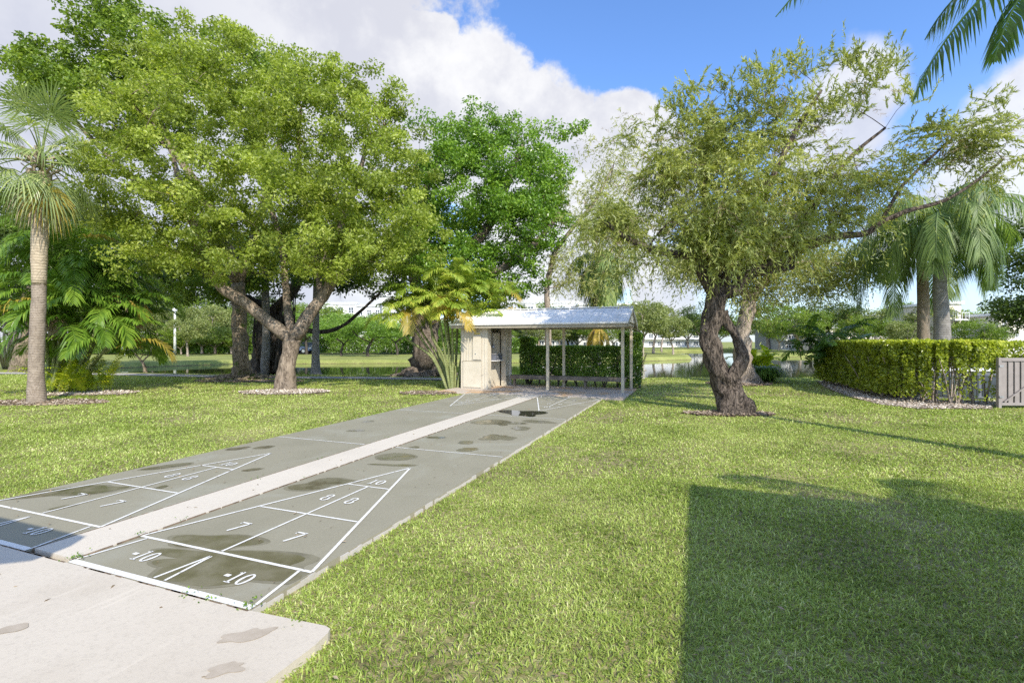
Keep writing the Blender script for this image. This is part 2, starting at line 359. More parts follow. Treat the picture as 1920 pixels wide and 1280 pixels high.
# ------------------------------------------------------------------ courts
RZ = -TH
def uvroot_mesh(mbo, name, mat, z=0.0, kind='structure', bevel=0.0):
    o = mbo.build(name, mat, bevel=bevel); o.rotation_euler = (0, 0, RZ); o.location = (0, 0, z)
    if kind: o['kind'] = kind
    return o                               # local x = v, local y = u
B0, B1, B2, B3, AP, DL = 2.27, 2.735, 3.645, 4.575, 5.44, 6.43
MID = 8.215
uvroot_mesh(MB().box(-6.80, -4.925, 2.20, 14.14, -.15, 0), 'shuffleboard_court', M['court'])
uvroot_mesh(MB().box(-4.395, -2.565, 2.20, 14.14, -.15, 0), 'shuffleboard_court', M['court'])
uvroot_mesh(MB().box(-4.915, -4.405, 2.262, 14.15, -.15, .008), 'walkway_strip', M['strip'])
# chalky crumbled edging along the right court
mb = MB(); e = []
u0 = 2.2; re_ = np.random.default_rng(77)
while u0 < 14.1:
    l_ = re_.uniform(.02, .16); w = re_.uniform(.003, .017); h = -re_.uniform(.001, .02)
    if re_.uniform() < .85: mb.box(-2.563, -2.563+w, u0, u0+l_-.001, -.12, h)
    u0 += l_
uvroot_mesh(mb, 'court_edging', M['edge'])
# foreground slab with slightly broken outer edge
pts = [(-14, -4), (-1.93, -4)]
for k in range(26):
    u0 = -3.8+k*.235; pts.append((-1.935+.012*math.sin(k*2.1)+.008*random.random(), u0))
pts.append((-1.938, 2.19)); pts.append((-1.955, 2.225)); pts.append((-2.0, 2.238))
for k in range(1, 24): pts.append((-2.05-k*.5, 2.245+.006*math.sin(k*1.9)-(.05 if k > 0 else 0)))
o = uvroot_mesh(MB().prism(pts, -.16, .012), 'patio_slab', M['slab'])
uvroot_mesh(MB().box(-8.0, -1.95, 14.155, 17.4, -.15, .012), 'shelter_slab', M['pad'])

# markings : sheets 6 mm up
LW = .023
def seg(mb, a, b, w=LW, z=0.0):
    a = np.array(a, float); b = np.array(b, float); d = b-a; d /= np.linalg.norm(d); n = np.array([-d[1], d[0]])*w/2
    q = [a-n, a+n, b+n, b-n]; q = [(p[0], p[1], z) for p in q]
    mb.add(q[::-1] if np.cross(d, n) > 0 else q, [(0, 1, 2, 3)])
def ring(mb, cx, cy, rx, ry, wx, wy, n=28):
    for k in range(n):
        a0, a1 = 2*PI*k/n, 2*PI*(k+1)/n
        o0 = (cx+rx*math.cos(a0), cy+ry*math.sin(a0), 0); o1 = (cx+rx*math.cos(a1), cy+ry*math.sin(a1), 0)
        i0 = (cx+(rx-wx)*math.cos(a0), cy+(ry-wy)*math.sin(a0), 0); i1 = (cx+(rx-wx)*math.cos(a1), cy+(ry-wy)*math.sin(a1), 0)
        mb.add([i0, o0, o1, i1], [(0, 1, 2, 3)])
def glyph(ch, h):
    mb = MB(); w = h*.6
    if ch == '0': ring(mb, 0, 0, w*.46, h*.5, w*.24, h*.09)
    if ch == '8': ring(mb, 0, h*.24, w*.36, h*.26, w*.2, h*.08); ring(mb, 0, -h*.22, w*.44, h*.28, w*.22, h*.08)
    if ch == '1': seg(mb, (0, -h*.47), (0, h*.5), h*.13); seg(mb, (-w*.3, -h*.47), (w*.3, -h*.47), h*.07); seg(mb, (-w*.26, h*.36), (-w*.02, h*.46), h*.07)
    if ch == '7': seg(mb, (-w*.42, h*.45), (w*.46, h*.45), h*.11); seg(mb, (w*.38, h*.44), (-w*.16, -h*.5), h*.13); seg(mb, (-w*.4, h*.44), (-w*.4, h*.3), h*.06)
    if ch == '-': seg(mb, (-w*.26, 0), (w*.26, 0), h*.2)
    return np.concatenate(mb.v), mb.f[4]
def text(mb, s, cx, cy, h, flip):
    adv = {'-': .5, '1': .5, '0': .68, '8': .66, '7': .66}; W = sum(adv[c] for c in s)*h; x = -W/2
    for c in s:
        v, f = glyph(c, h); x += adv[c]*h/2; v = v.copy(); v[:, 0] += x; x += adv[c]*h/2
        if flip: v[:, :2] *= -1
        v[:, 0] += cx; v[:, 1] += cy; v[:, 2] = .003; mb.add(v, f)
def diagram(c, flip):
    mk = lambda u: (2*MID-u) if flip else u
    hw = .915; mb = MB()
    seg(mb, (c-hw, mk(B0-.03)), (c+hw, mk(B0-.03)), .052)
    a = uvroot_mesh(mb, 'base_line', M['line'], .005)
    mb = MB()
    seg(mb, (c-hw, mk(B1)), (c+hw, mk(B1)), .028)
    L = AP-B1; xw = lambda u: hw*(AP-u)/L
    for u in (B2, B3): seg(mb, (c-xw(u)+.02, mk(u)), (c+xw(u)-.02, mk(u)), LW, .0006)
    for s in (-1, 1): seg(mb, (c+s*hw, mk(B1)), (c, mk(AP)), .027, .0012)
    seg(mb, (c, mk(B1+.02)), (c, mk(B3-.015)), LW, .0018)
    for s in (-1, 1): seg(mb, (c+s*(hw-.10), mk(B1-.02)), (c+s*(hw-.01), mk(B0)), LW, .0006)
    for s in (-1, 1): seg(mb, (c+s*.055, mk(B0+.01)), (c+s*.004, mk(B1-.07)), .022, .0006)
    uvroot_mesh(mb, 'scoring_triangle', M['line'], .005)
    mb = MB(); dx = 1 if not flip else -1
    for s in (-1, 1): text(mb, '-10', c+s*.49, mk(B0+.215), .155, flip)
    for s in (-1, 1): text(mb, '7', c+s*.32, mk(3.17), .20, flip)
    for s in (-1, 1): text(mb, '8', c+s*.155, mk(4.10), .19, flip)
    text(mb, '10', c, mk(4.75), .17, flip)
    uvroot_mesh(mb, 'score_numbers', M['line'], .005)
for c in (-3.48, -5.86):
    diagram(c, False); diagram(c, True)
    for u in (DL, 2*MID-DL):
        mb = MB(); seg(mb, (c-.9, u), (c+.9, u), LW); uvroot_mesh(mb, 'dead_line', M['line'], .005)

def blob(cx, cy, rx, ry, rot=0, rough=.25, n=46, seed=0):
    r = np.random.default_rng(seed); a = np.arange(n)*2*PI/n; k = np.ones(n)
    for j in range(1, 8): k += rough*r.normal()/(j**.75)*np.sin(j*a+r.uniform(0, 6.28))*.6
    x = rx*k*np.cos(a); y = ry*k*np.sin(a); c, s = math.cos(rot), math.sin(rot)
    return [(cx+c*x[i]-s*y[i], cy+s*x[i]+c*y[i]) for i in range(n)]
def fan_sheet(poly, z):
    c = np.mean(poly, axis=0); n = len(poly)
    v = [(x, y, z) for x, y in poly]+[(c[0], c[1], z)]
    return MB().add(v, [(i, (i+1) % n, n) for i in range(n)])
def uvpix(px, py):
    g = G(px, py); return float(g@V), float(g@U)
def puddle(px0, py0, px1, py1, ry, mat='wet', seed=0, z=.0025, rough=.25, name='puddle'):
    a = uvpix(px0, py0); b = uvpix(px1, py1); cx, cy = (a[0]+b[0])/2, (a[1]+b[1])/2
    L = math.hypot(b[0]-a[0], b[1]-a[1])/2; rot = math.atan2(b[1]-a[1], b[0]-a[0])
    poly = blob(cx, cy, L, ry, rot, rough, seed=seed)
    lo_, hi_ = (-9, 9) if mat == 'damp' else ((-4.39, -2.575) if cx > -4.5 else (-6.78, -4.93)); cp = lambda q_: [(min(max(x, lo_), hi_), y) for x, y in q_]
    rim_ = cp([(cx+(x-cx)*1.13, cy+(y-cy)*1.13) for x, y in poly]); poly = cp(poly)
    if mat == 'wet': uvroot_mesh(fan_sheet(rim_, 0), 'damp_rim', M['wet_edge'], z-.0014-.00002*seed+.0006)
    uvroot_mesh(fan_sheet(poly, 0), name, M[mat], z)
puddle(225, 1035, 500, 1062, .17, seed=3, rough=.5)
puddle(330, 1010, 470, 1022, .15, seed=4, z=.0016)
puddle(300, 1060, 440, 1085, .16, seed=5, z=.0033)
puddle(545, 905, 650, 905, .16, seed=6, rough=.5)
puddle(707, 855, 778, 857, .20, seed=7)
puddle(700, 870, 778, 872, .05, seed=8)
puddle(805, 820, 835, 820, .10, seed=9)
puddle(862, 829, 890, 829, .13, seed=10)
puddle(858, 843, 895, 842, .12, seed=11)
puddle(908, 818, 958, 822, .24, seed=12, rough=.4)
puddle(912, 792, 980, 796, .30, seed=13, rough=.5)
puddle(962, 802, 990, 803, .22, seed=14)
puddle(985, 788, 1040, 792, .16, seed=15, z=.0016)
puddle(950, 775, 1020, 775, .52, seed=16, mat='pool', rough=.5)
puddle(765, 840, 785, 838, .08, seed=17)
puddle(10, 930, 225, 915, .17, seed=18, rough=.3)
puddle(265, 880, 360, 868, .10, seed=19)
puddle(95, 955, 145, 945, .05, seed=20)
puddle(455, 883, 492, 877, .06, seed=21)
puddle(430, 842, 470, 838, .1, seed=22)
puddle(478, 840, 515, 836, .1, seed=23)
puddle(290, 916, 312, 910, .05, seed=24)
puddle(680, 790, 700, 790, .12, seed=25)
puddle(655, 807, 690, 806, .1, seed=26)
for k, (a, b, c, d, r) in enumerate([(-2, 1182, 48, 1178, .05), (412, 1205, 515, 1183, .055), (392, 1262, 460, 1250, .05)]):
    puddle(a, b, c, d, r, 'damp', 30+k, .0155, .4, 'damp_patch')

# near path between lawn and lake
def ribbon(name, pts, w, z, mat):
    p = smooth_path(np.array(pts), 6); tt = np.gradient(p, axis=0); tt /= np.linalg.norm(tt, axis=1)[:, None]
    n = np.stack([-tt[:, 1], tt[:, 0]], 1); a = p-n*w/2; b = p+n*w/2; k = len(p)
    v = [(x, y, z) for x, y in a]+[(x, y, z) for x, y in b]
    mb = MB(); mb.add(v, [(i, i+1, k+i+1, k+i) for i in range(k-1)])
    return tag(mb.build(name, M[mat]), kind='structure')
ribbon('footpath', [(-60, 27), (-40, 26.6), (-30, 26), (-21, 25.0), (-15, 23.6), (-11, 22.8), (-6.3, 22.3), (-3, 21.7), (-.5, 21.2)], 1.2, -.018, 'path')

# ------------------------------------------------------------------ mulch beds
BEDS = []
def bed(cx, cy, rx, ry, mat, soil, n, label, seed, name='gravel_bed', size=.03):
    poly = np.array(blob(cx, cy, rx, ry, 0, .10, seed=seed)); BEDS.append(poly)
    r = np.random.default_rng(seed)
    root = fan_sheet(poly, -.028).build(name, M[soil]); tag(root, label, 'mulch', kind='stuff')
    th = r.uniform(0, 2*PI, n); k = np.sqrt(r.uniform(0, 1, n))
    i = (th/(2*PI)*len(poly)).astype(int) % len(poly); pp = poly[i]*k[:, None]+np.array([cx, cy])*(1-k[:, None])
    c = np.concatenate([pp, -.022+r.uniform(0, .03, (n, 1))], 1)
    ax = r.normal(size=(n, 3)); ax[:, 2] *= .3; ax /= np.linalg.norm(ax, axis=1)[:, None]
    nn = r.normal(size=(n, 3))*.5+np.array([0, 0, 1.]); sd = np.cross(ax, nn); sd /= np.linalg.norm(sd, axis=1)[:, None]
    s = r.uniform(.6, 1.4, (n, 1))*size
    vv = np.stack([c-ax*s, c-sd*s*.6, c+ax*s, c+sd*s*.6], 1).reshape(-1, 3)
    mesh('chips', vv, [np.arange(n*4).reshape(-1, 4)], M[mat], root, tint=r.uniform(0, 1, n), local=True)
g = G(530, 734); bed(g[0], g[1]+.25, 1.45, .85, 'shell', 'bed', 3000, 'white shell mulch ring around the forked grey tree', 51, size=.035)
g = G(70, 753); bed(g[0], g[1]+.1, 1.75, .65, 'bark_chip', 'sand', 2600, 'sandy mulch patch around the fan palm trunk', 52, size=.03)
g = G(140, 738); bed(g[0]-.1, g[1]+.5, 1.6, .75, 'shell', 'bed', 2200, 'pale mulch under the clumping palm at left', 53)
g = G(1368, 773); bed(g[0], g[1], 1.05, .38, 'bark_chip', 'bed_dark', 2400, 'brown mulch around the twisted leaning trunk', 54)
g = G(1395, 718); bed(g[0]-.2, g[1], 1.3, .9, 'bark_chip', 'bed', 1500, 'tan mulch under the pale barked tree by the lake', 55, size=.04)
g = G(815, 738); bed(g[0]-.3, g[1]+.6, 1.0, .5, 'bark_chip', 'bed', 900, 'small worn mulch patch left of the shelter slab', 56)
g = G(470, 712); bed(g[0], g[1]-.2, 2.2, .7, 'bark_chip', 'bed_dark', 1400, 'bare rooty soil below the mossy trunk', 57)
g = G(-10, 760)

# ------------------------------------------------------------------ leaf geometry
def leaf_quads(c, ax, nrm, L, W, fold=.12):
    n = len(c); ax = ax/(np.linalg.norm(ax, axis=1)[:, None]+1e-9); sd = np.cross(ax, nrm); sd /= np.linalg.norm(sd, axis=1)[:, None]+1e-9
    nn = np.cross(sd, ax); L = np.broadcast_to(np.asarray(L, float).reshape(-1, 1), (n, 1)); W = np.broadcast_to(np.asarray(W, float).reshape(-1, 1), (n, 1))
    v = np.stack([c-ax*L/2, c-sd*W/2+nn*W*fold, c+ax*L/2, c+sd*W/2+nn*W*fold], 1).reshape(-1, 3)
    return v, np.arange(n*4).reshape(-1, 4)
def leaf_cloud(centers, radii, per, L, W, r, flat=.65, up=.55, out_from=None):
    N = len(centers); rep = np.repeat(np.arange(N), per); n = len(rep)
    d = r.normal(size=(n, 3)); d /= np.linalg.norm(d, axis=1)[:, None]; d *= (r.uniform(0, 1, (n, 1))**.45); d[:, 2] *= flat
    c = centers[rep]+d*radii[rep][:, None]
    nrm = d*.7+r.normal(size=(n, 3))*.55+np.array([0, 0, up])
    ax = r.normal(size=(n, 3))+d*1.2+np.array([0, 0, -.35])
    s = r.uniform(.65, 1.25, n)
    v, f = leaf_quads(c, ax, nrm, L*s, W*s)
    cl = r.uniform(0, 1, N)[rep]
    tint = np.clip(.55*r.uniform(0, 1, n)+.45*cl, 0, 1)
    return v, f, tint
def sample_crown(ells, n, r, lo=.5):
    E = np.array([list(c)+list(s) for c, s in ells], float); vol = (E[:, 3]*E[:, 4]*E[:, 5])**.75; p = vol/vol.sum()
    k = r.choice(len(E), n, p=p); d = r.normal(size=(n, 3)); d /= np.linalg.norm(d, axis=1)[:, None]
    d *= (lo+(1-lo)*r.uniform(0, 1, (n, 1))**.7); return E[k, :3]+d*E[k, 3:]
def grow(limbs, targets, r, tip=.012, bend=.18, step=.6):
    """limbs: list of (pts, radii). returns wood tubes; pipe-model radii."""
    nodes = []; par = []; rad0 = []
    for pts, rad, at in limbs:
        prev = at
        for p, q in zip(pts, rad):
            nodes.append(np.array(p, float)); par.append(prev); rad0.append(q); prev = len(nodes)-1
    base_n = len(nodes)
    hgt = {}
    pos = np.array(nodes); root = pos[0]
    start = np.zeros(len(nodes), bool)
    for pts, rad, at in limbs: pass
    # only the upper half of each limb can bear twigs
    ok = []; 
    for pts, rad, at in limbs:
        n = len(pts); ok += [i >= n*.45 for i in range(n)]
    ok = list(ok); chains = []
    d0 = np.array([np.min(np.linalg.norm(pos[np.array(ok)]-t_, axis=1)) for t_ in targets]); order = np.argsort(d0)
    dist = [0.0]*len(nodes)
    for ti in order:
        T = targets[ti]; pos = np.array(nodes); okk = np.array(ok)
        dd = np.linalg.norm(pos-T, axis=1)+np.where(pos[:, 2] > T[2]+.2, .5*(pos[:, 2]-T[2]), 0); dd[~okk] = 1e9
        k = int(np.argmin(dd)); a = nodes[k]; D = np.linalg.norm(T-a)
        m = max(2, int(D/step)+1); ch = [k]; off = r.normal(size=3)*bend*D*.35; off[2] = abs(off[2])*.6
        for j in range(1, m+1):
            s = j/m; p = a+(T-a)*s+off*math.sin(PI*s); nodes.append(p); par.append(ch[-1]); rad0.append(0); ok.append(True); ch.append(len(nodes)-1)
        chains.append(ch)
    n = len(nodes); area = np.zeros(n); has = np.zeros(n, bool)
    for i in range(n-1, -1, -1):
        if not has[i]: area[i] = tip**2.2
        if par[i] is not None and par[i] >= 0: area[par[i]] += area[i]; has[par[i]] = True
    rad = np.array([max(area[i]**(1/2.2), tip) if rad0[i] == 0 else rad0[i] for i in range(n)])
    cap = rad.copy()
    for ch in chains:
        for i in ch[1:]: rad[i] = min(rad[i], rad[par[i]]*.85)
    return np.array(nodes), rad, chains
def tree_wood(limbs, targets, r, mat, root, tip=.012, sides=10, twig_sides=4, rough=.10, lobes=0, lobe_amp=0, twist=0, bend=.18, step=.6, min_r=0.0):
    nodes, rad, chains = grow(limbs, targets, r, tip, bend, step)
    mb = MB(); k = 0
    for li, (pts, rd, at) in enumerate(limbs):
        sm = smooth_path(np.array(pts), 4); rr = np.interp(np.linspace(0, len(pts)-1, len(sm)), range(len(pts)), rd)
        if at >= 0: 
            a = np.array(limbs_flat(limbs)[at]); sm = np.vstack([a, sm]); rr = np.r_[rr[0]*1.05, rr]
        mb.tube(sm, rr, 26 if li == 0 and lobes else (16 if li == 0 else sides), rough, lobes if li == 0 else 0, lobe_amp, twist)
    for ch in chains:
        if rad[ch[1]] < min_r: continue
        sm = smooth_path(nodes[ch], 2); rr = np.interp(np.linspace(0, len(ch)-1, len(sm)), range(len(ch)), np.r_[min(rad[ch[0]], rad[ch[1]]*1.1), rad[ch[1:]]])
        v, f = tube(sm, rr, 6 if rr[0] > .04 else twig_sides); mb.v.append(v); mb.f.setdefault(4, []).extend((f+mb.n).tolist()); mb.n += len(v)
    return mb.build('trunk', M[mat], root, smooth=True, local=False)
def limbs_flat(limbs):
    out = []
    for pts, rd, at in limbs: out += [tuple(p) for p in pts]
    return out
def px_ells(L, Y, asp=1.0):
    """(px,py,rx,ry[,dY[,rY]]) photo-pixel blobs at depth Y -> ellipsoids in metres"""
    out = []
    for e in L:
        dY = e[4] if len(e) > 4 else 0; y = Y+dY; s = y/F
        ry = e[5] if len(e) > 5 else min(e[2], e[3]*1.4)*s*asp
        out.append((P(e[0], e[1], y), (e[2]*s, ry, e[3]*s)))
    return out
def leafy_tree(name, label, cat, base, limbs, ells, nclus, clus_r, per, L, W, lmat, bmat, seed, tip=.012, flat=.65, extra=None, lo=.5, group=None, **kw):
    r = np.random.default_rng(seed); root = thing(name, label, cat, base, group=group)
    T = sample_crown(ells, nclus, r, lo)
    if extra is not None: T = np.vstack([T, np.array(extra)])
    tree_wood(limbs, T, r, bmat, root, tip, **kw)
    cr = r.uniform(.7, 1.3, len(T))*clus_r
    v, f, ti = leaf_cloud(T, cr, per, L, W, r, flat)
    mesh('crown', v, [f], M[lmat], root, tint=ti)
    return root

# ---- main forked tree
Y1 = 17.0
b = G(535, 728)
def PL(pp, rr, at=-1): return (pp, rr, at)
limbs = [PL([b+[0, 0, -.2], b+[0, 0, .12], P(538, 690, Y1), P(545, 655, Y1), P(548, 636, Y1)], [.44, .37, .275, .27, .30]),
         PL([P(528, 622, Y1), P(500, 600, Y1), P(460, 568, Y1-.3), P(415, 538, Y1-.5), P(392, 500, Y1-.8), P(370, 440, Y1-1), P(345, 370, Y1-1.2), P(320, 280, Y1-1.2)], [.22, .21, .19, .17, .15, .13, .10, .06], 4),
         PL([P(562, 618, Y1), P(580, 588, Y1+.1), P(605, 556, Y1+.2), P(625, 520, Y1+.3), P(628, 480, Y1+.3), P(640, 420, Y1+.2), P(670, 340, Y1), P(690, 260, Y1)], [.25, .22, .20, .19, .15, .12, .09, .05], 4),
         PL([P(540, 590, Y1+.7), P(535, 530, Y1+1.4), P(528, 460, Y1+1.8), P(500, 360, Y1+2), P(480, 250, Y1+2), P(470, 160, Y1+2)], [.15, .13, .12, .10, .08, .05], 4),
         PL([P(600, 545, Y1+.9), P(592, 480, Y1+1.6), P(575, 400, Y1+1.9), P(560, 290, Y1+1.6), P(565, 200, Y1+1)], [.11, .10, .09, .07, .04], 15)]
E = px_ells([(430, 290, 200, 160, 0, 4.3), (610, 290, 170, 140, 0, 3.8), (300, 350, 115, 120, -.5, 3), (700, 400, 115, 110, 0, 3), (520, 400, 250, 90, -.5, 4.2),
             (350, 160, 90, 80, 0, 2.4), (470, 150, 90, 75, .5, 2.4), (260, 240, 70, 60, 0, 2), (660, 210, 90, 60, 0, 2), (730, 300, 70, 80, 0, 2), (740, 480, 60, 55, 0, 1.8), (330, 440, 110, 50, -1, 2), (640, 470, 110, 55, -1.5, 2.2), (470, 480, 110, 45, -1.2, 2), (580, 160, 60, 40, 0, 2), (385, 505, 50, 30, -1.6, 1), (650, 505, 50, 28, -1.2, 1), (300, 500, 60, 40, -1, 1.5)], Y1)
ex = [P(346, 30, 17), P(352, 50, 17), P(405, 50, 17), P(435, 55, 17), P(460, 75, 17.5), P(700, 130, 17), P(742, 160, 17), P(760, 190, 17), P(585, 110, 17), P(625, 110, 17), P(225, 180, 17), P(205, 260, 16.5), P(180, 340, 16.5), P(195, 420, 16.5), P(790, 250, 17), P(815, 330, 17), P(835, 440, 17), P(820, 480, 17), P(300, 100, 17), P(510, 90, 17), P(520, 110, 17), P(660, 130, 17), P(270, 160, 17)]
leafy_tree('shade_tree', 'large round shade tree with pale forked trunk standing in a white mulch ring', 'tree', b, limbs, E, 800, .44, 175, .122, .064, 'lf_main', 'bk_main', 11, extra=ex, lo=.6, rough=.045)

# ---- taller tree behind it at upper left
Y2 = 22.0; b = G(455, 707)
limbs = [PL([b+[0, 0, -.2], b+[0, 0, .1], P(453, 680, Y2), P(450, 620, Y2), P(448, 580, Y2), P(445, 530, Y2)], [.58, .46, .33, .30, .29, .27]),
         PL([P(435, 480, Y2), P(400, 400, Y2), P(340, 300, Y2+.5), P(280, 200, Y2+.8), P(230, 100, Y2+.8)], [.26, .22, .18, .13, .07], 5),
         PL([P(380, 430, Y2+1), P(280, 360, Y2+1), P(190, 280, Y2+1), P(120, 200, Y2+1)], [.18, .14, .10, .06], 6),
         PL([P(470, 470, Y2+.5), P(500, 360, Y2+1), P(530, 240, Y2+1), P(540, 150, Y2+1)], [.22, .17, .12, .07], 5)]
E = px_ells([(235, 80, 85, 75, .5, 2.6), (120, 150, 75, 55, 0, 2), (300, 90, 60, 60, 0, 2), (80, 120, 45, 40, 0, 1.4), (200, 190, 120, 70, 0, 2.6), (540, 150, 70, 45, 1, 2), (430, 130, 100, 60, 1, 2.5), (330, 180, 110, 90, 1, 2.5),
             (300, 520, 90, 50, 1, 3), (420, 500, 90, 60, 2, 2.5), (240, 480, 60, 60, 2, 2), (10, 105, 20, 20, 0, .6), (190, 20, 45, 35, 0, 1.2), (90, 190, 50, 30, 0, 1.4), (620, 480, 80, 60, 2, 2.5)], Y2)
leafy_tree('tall_tree', 'tall tree behind the forked one, its crown reaching the top of the sky at left', 'tree', b, limbs, E, 520, .58, 120, .18, .10, 'lf_tall', 'bk_tall', 12, rough=.14)
# surface roots at the mossy trunk
r = np.random.default_rng(5); rt = [o for o in bpy.data.objects if o.name == 'tall_tree'][0]; mb = MB()
for k in range(16):
    a = r.uniform(0, 2*PI); L = r.uniform(.8, 2.0); p = [b+np.array([math.cos(a+.25*math.sin(j)), math.sin(a+.2*math.sin(j*1.3))*.6, 0])*(.4+L*j/5)+[0, 0, .08-.022*j] for j in range(6)]
    mb.tube(p, [.13, .09, .07, .05, .04, .02], 7, .15)
mb.build('root', M['bk_tall'], rt, smooth=True, local=False)

# ---- banyan with aerial roots behind
Y3 = 27.0; b = G(505, 696, -.05)
limbs = [PL([b+[0, 0, -.2], b+[0, 0, .3], P(506, 660, Y3), P(508, 620, Y3), P(510, 590, Y3)], [1.2, .95, .8, .7, .6]),
         PL([P(560, 615, Y3), P(600, 622, Y3-.2), P(640, 612, Y3), P(680, 580, Y3), P(720, 540, Y3), P(750, 500, Y3)], [.17, .12, .10, .08, .06, .04], 4),
         PL([P(480, 570, Y3), P(430, 540, Y3), P(380, 480, Y3), P(330, 430, Y3)], [.3, .24, .18, .1], 4),
         PL([P(540, 560, Y3), P(570, 500, Y3), P(590, 430, Y3), P(600, 330, Y3)], [.3, .22, .16, .1], 4)]
E = px_ells([(470, 500, 130, 70, 1, 4), (360, 520, 100, 60, 2, 3), (600, 460, 120, 60, 1, 4), (700, 520, 80, 35, 0, 2), (260, 560, 60, 30, 0, 2), (640, 530, 60, 22, -1, 1.5), (760, 470, 60, 60, 1, 2)], Y3)
rt = leafy_tree('banyan_tree', 'dark banyan with ropy fluted trunk behind the forked tree by the lake', 'tree', b, limbs, E, 330, .7, 90, .20, .11, 'lf_dark', 'bk_dark', 13, lobes=9, lobe_amp=.13, twist=2)
mb = MB(); r = np.random.default_rng(8)
for k in range(26):
    x = r.uniform(470, 560); top = r.uniform(540, 600); y = Y3+r.uniform(-.9, .2)
    mb.tube([P(x+r.normal()*5, top, y), P(x+r.normal()*3, 640, y), P(x*.6+505*.4, 697, y)], [.03, .045, .07], 5)
mb.build('aerial_root', M['bk_dark'], rt, smooth=True, local=False)

# ---- ficus behind shelter
Y4 = 23.5; b = G(797, 702)
limbs = [PL([b+[0, 0, -.2], b+[0, 0, .15], b+[.02, 0, .5], P(797, 660, Y4), P(798, 620, Y4), P(800, 580, Y4)], [1.15, .90, .68, .58, .56, .6]),
         PL([P(780, 530, Y4), P(770, 460, Y4), P(790, 380, Y4), P(820, 300, Y4)], [.3, .24, .17, .1], 5),
         PL([P(830, 530, Y4), P(880, 470, Y4), P(930, 400, Y4), P(960, 320, Y4), P(980, 270, Y4)], [.34, .28, .2, .14, .08], 5),
         PL([P(850, 540, Y4-.5), P(930, 510, Y4-.8), P(1000, 460, Y4-.8), P(1050, 400, Y4-.8)], [.25, .2, .14, .08], 5)]
E = px_ells([(860, 360, 110, 100, 0, 3.2), (960, 330, 100, 80, 0, 3), (1020, 310, 55, 35, 0, 1.6), (930, 430, 130, 70, -.5, 3), (830, 290, 70, 50, 0, 2), (900, 260, 60, 35, 0, 1.8), (1000, 420, 70, 60, -.5, 2.4), (860, 500, 90, 50, -1, 2.5), (960, 520, 70, 45, 0, 2), (1040, 360, 40, 40, 0, 1.5), (780, 430, 60, 80, 0, 2.5), (900, 560, 60, 25, 1, 2)], Y4)
ex = [P(885, 195, 23.5), P(880, 215, 23.5), P(882, 235, 23.5), P(915, 205, 23.5), P(918, 225, 23.5), P(800, 220, 23.5), P(820, 235, 23.5), P(965, 220, 23.5), P(955, 235, 23.5), P(1000, 235, 23.5), P(1010, 250, 23.5),
      P(1035, 235, 23.5), P(1045, 255, 23.5), P(1075, 240, 23.5), P(1095, 235, 23.5), P(1060, 255, 23.5), P(850, 225, 23.5), P(840, 235, 23.5), P(770, 230, 23.5), P(1085, 245, 23.5), P(1000, 262, 23.5)]
leafy_tree('ficus_tree', 'glossy bright green ficus with thick fluted trunk behind the shelter', 'tree', b, limbs, E, 620, .52, 125, .155, .085, 'lf_ficus', 'bk_ficus', 14, extra=ex, lobes=8, lobe_amp=.10, twist=3, bend=.25)
rt = [o for o in bpy.data.objects if o.name == 'ficus_tree'][0]; mb = MB(); r = np.random.default_rng(9)
for k in range(22):
    a = r.uniform(0, 2*PI); L = r.uniform(.6, 1.8)
    p = [b+np.array([math.cos(a+.2*math.sin(j)), math.sin(a)*.7, 0])*(.35+L*j/5)+[0, 0, .22*(1-j/5)**2*1.5-.02] for j in range(6)]
    mb.tube(p, [.2, .14, .10, .07, .05, .02], 7, .15)
mb.build('root', M['bk_ficus'], rt, smooth=True, local=False)

# ------------------------------------------------------------------ weeping trees (strands of narrow leaves)
def strands(T, r, per, n_leaf, Lmin, Lmax, leafL, leafW, spread=.35, droop=1.0, zup=99.):
    N = len(T)*per; st = np.repeat(T, per, 0)+r.normal(size=(N, 3))*spread*np.array([1, 1, .7])
    az = r.uniform(0, 2*PI, N); tz = np.clip((np.repeat(T[:, 2], per)-zup)/1.0, 0, 1); el = r.uniform(-.3, 1.0, N)*(1-tz)+r.uniform(.4, 1.4, N)*tz
    d = np.stack([np.cos(az)*np.cos(el), np.sin(az)*np.cos(el), np.sin(el)], 1)
    L = r.uniform(Lmin, Lmax, N)*(1-.4*tz); tt = (np.arange(n_leaf)+.5)/n_leaf
    s = tt[None, :, None]*L[:, None, None]
    dr = (droop*r.uniform(.4, 1.3, N)*(1-.85*tz))[:, None, None]
    pos = st[:, None]+d[:, None]*s*.8+np.array([0, 0, -1.0])*dr*s*s*1.1
    tan = d[:, None]*.8+np.array([0, 0, -1.0])*dr*s*2.2
    tan = tan/np.linalg.norm(tan, axis=2)[..., None]
    n = N*n_leaf; pos = pos.reshape(-1, 3); tan = tan.reshape(-1, 3)
    ax = tan*1.0+r.normal(size=(n, 3))*.55; nr = r.normal(size=(n, 3))+np.array([0, 0, .6])
    sc = r.uniform(.7, 1.3, n); v, f = leaf_quads(pos+ax*leafL*.3, ax, nr, leafL*sc, leafW*sc, .05)
    ti = np.clip(.3*r.uniform(0, 1, n)+.2*np.repeat(r.uniform(0, 1, N), n_leaf)+.5*np.repeat(r.uniform(0, 1, len(T))**1.2, per*n_leaf), 0, 1)
    return v, f, ti
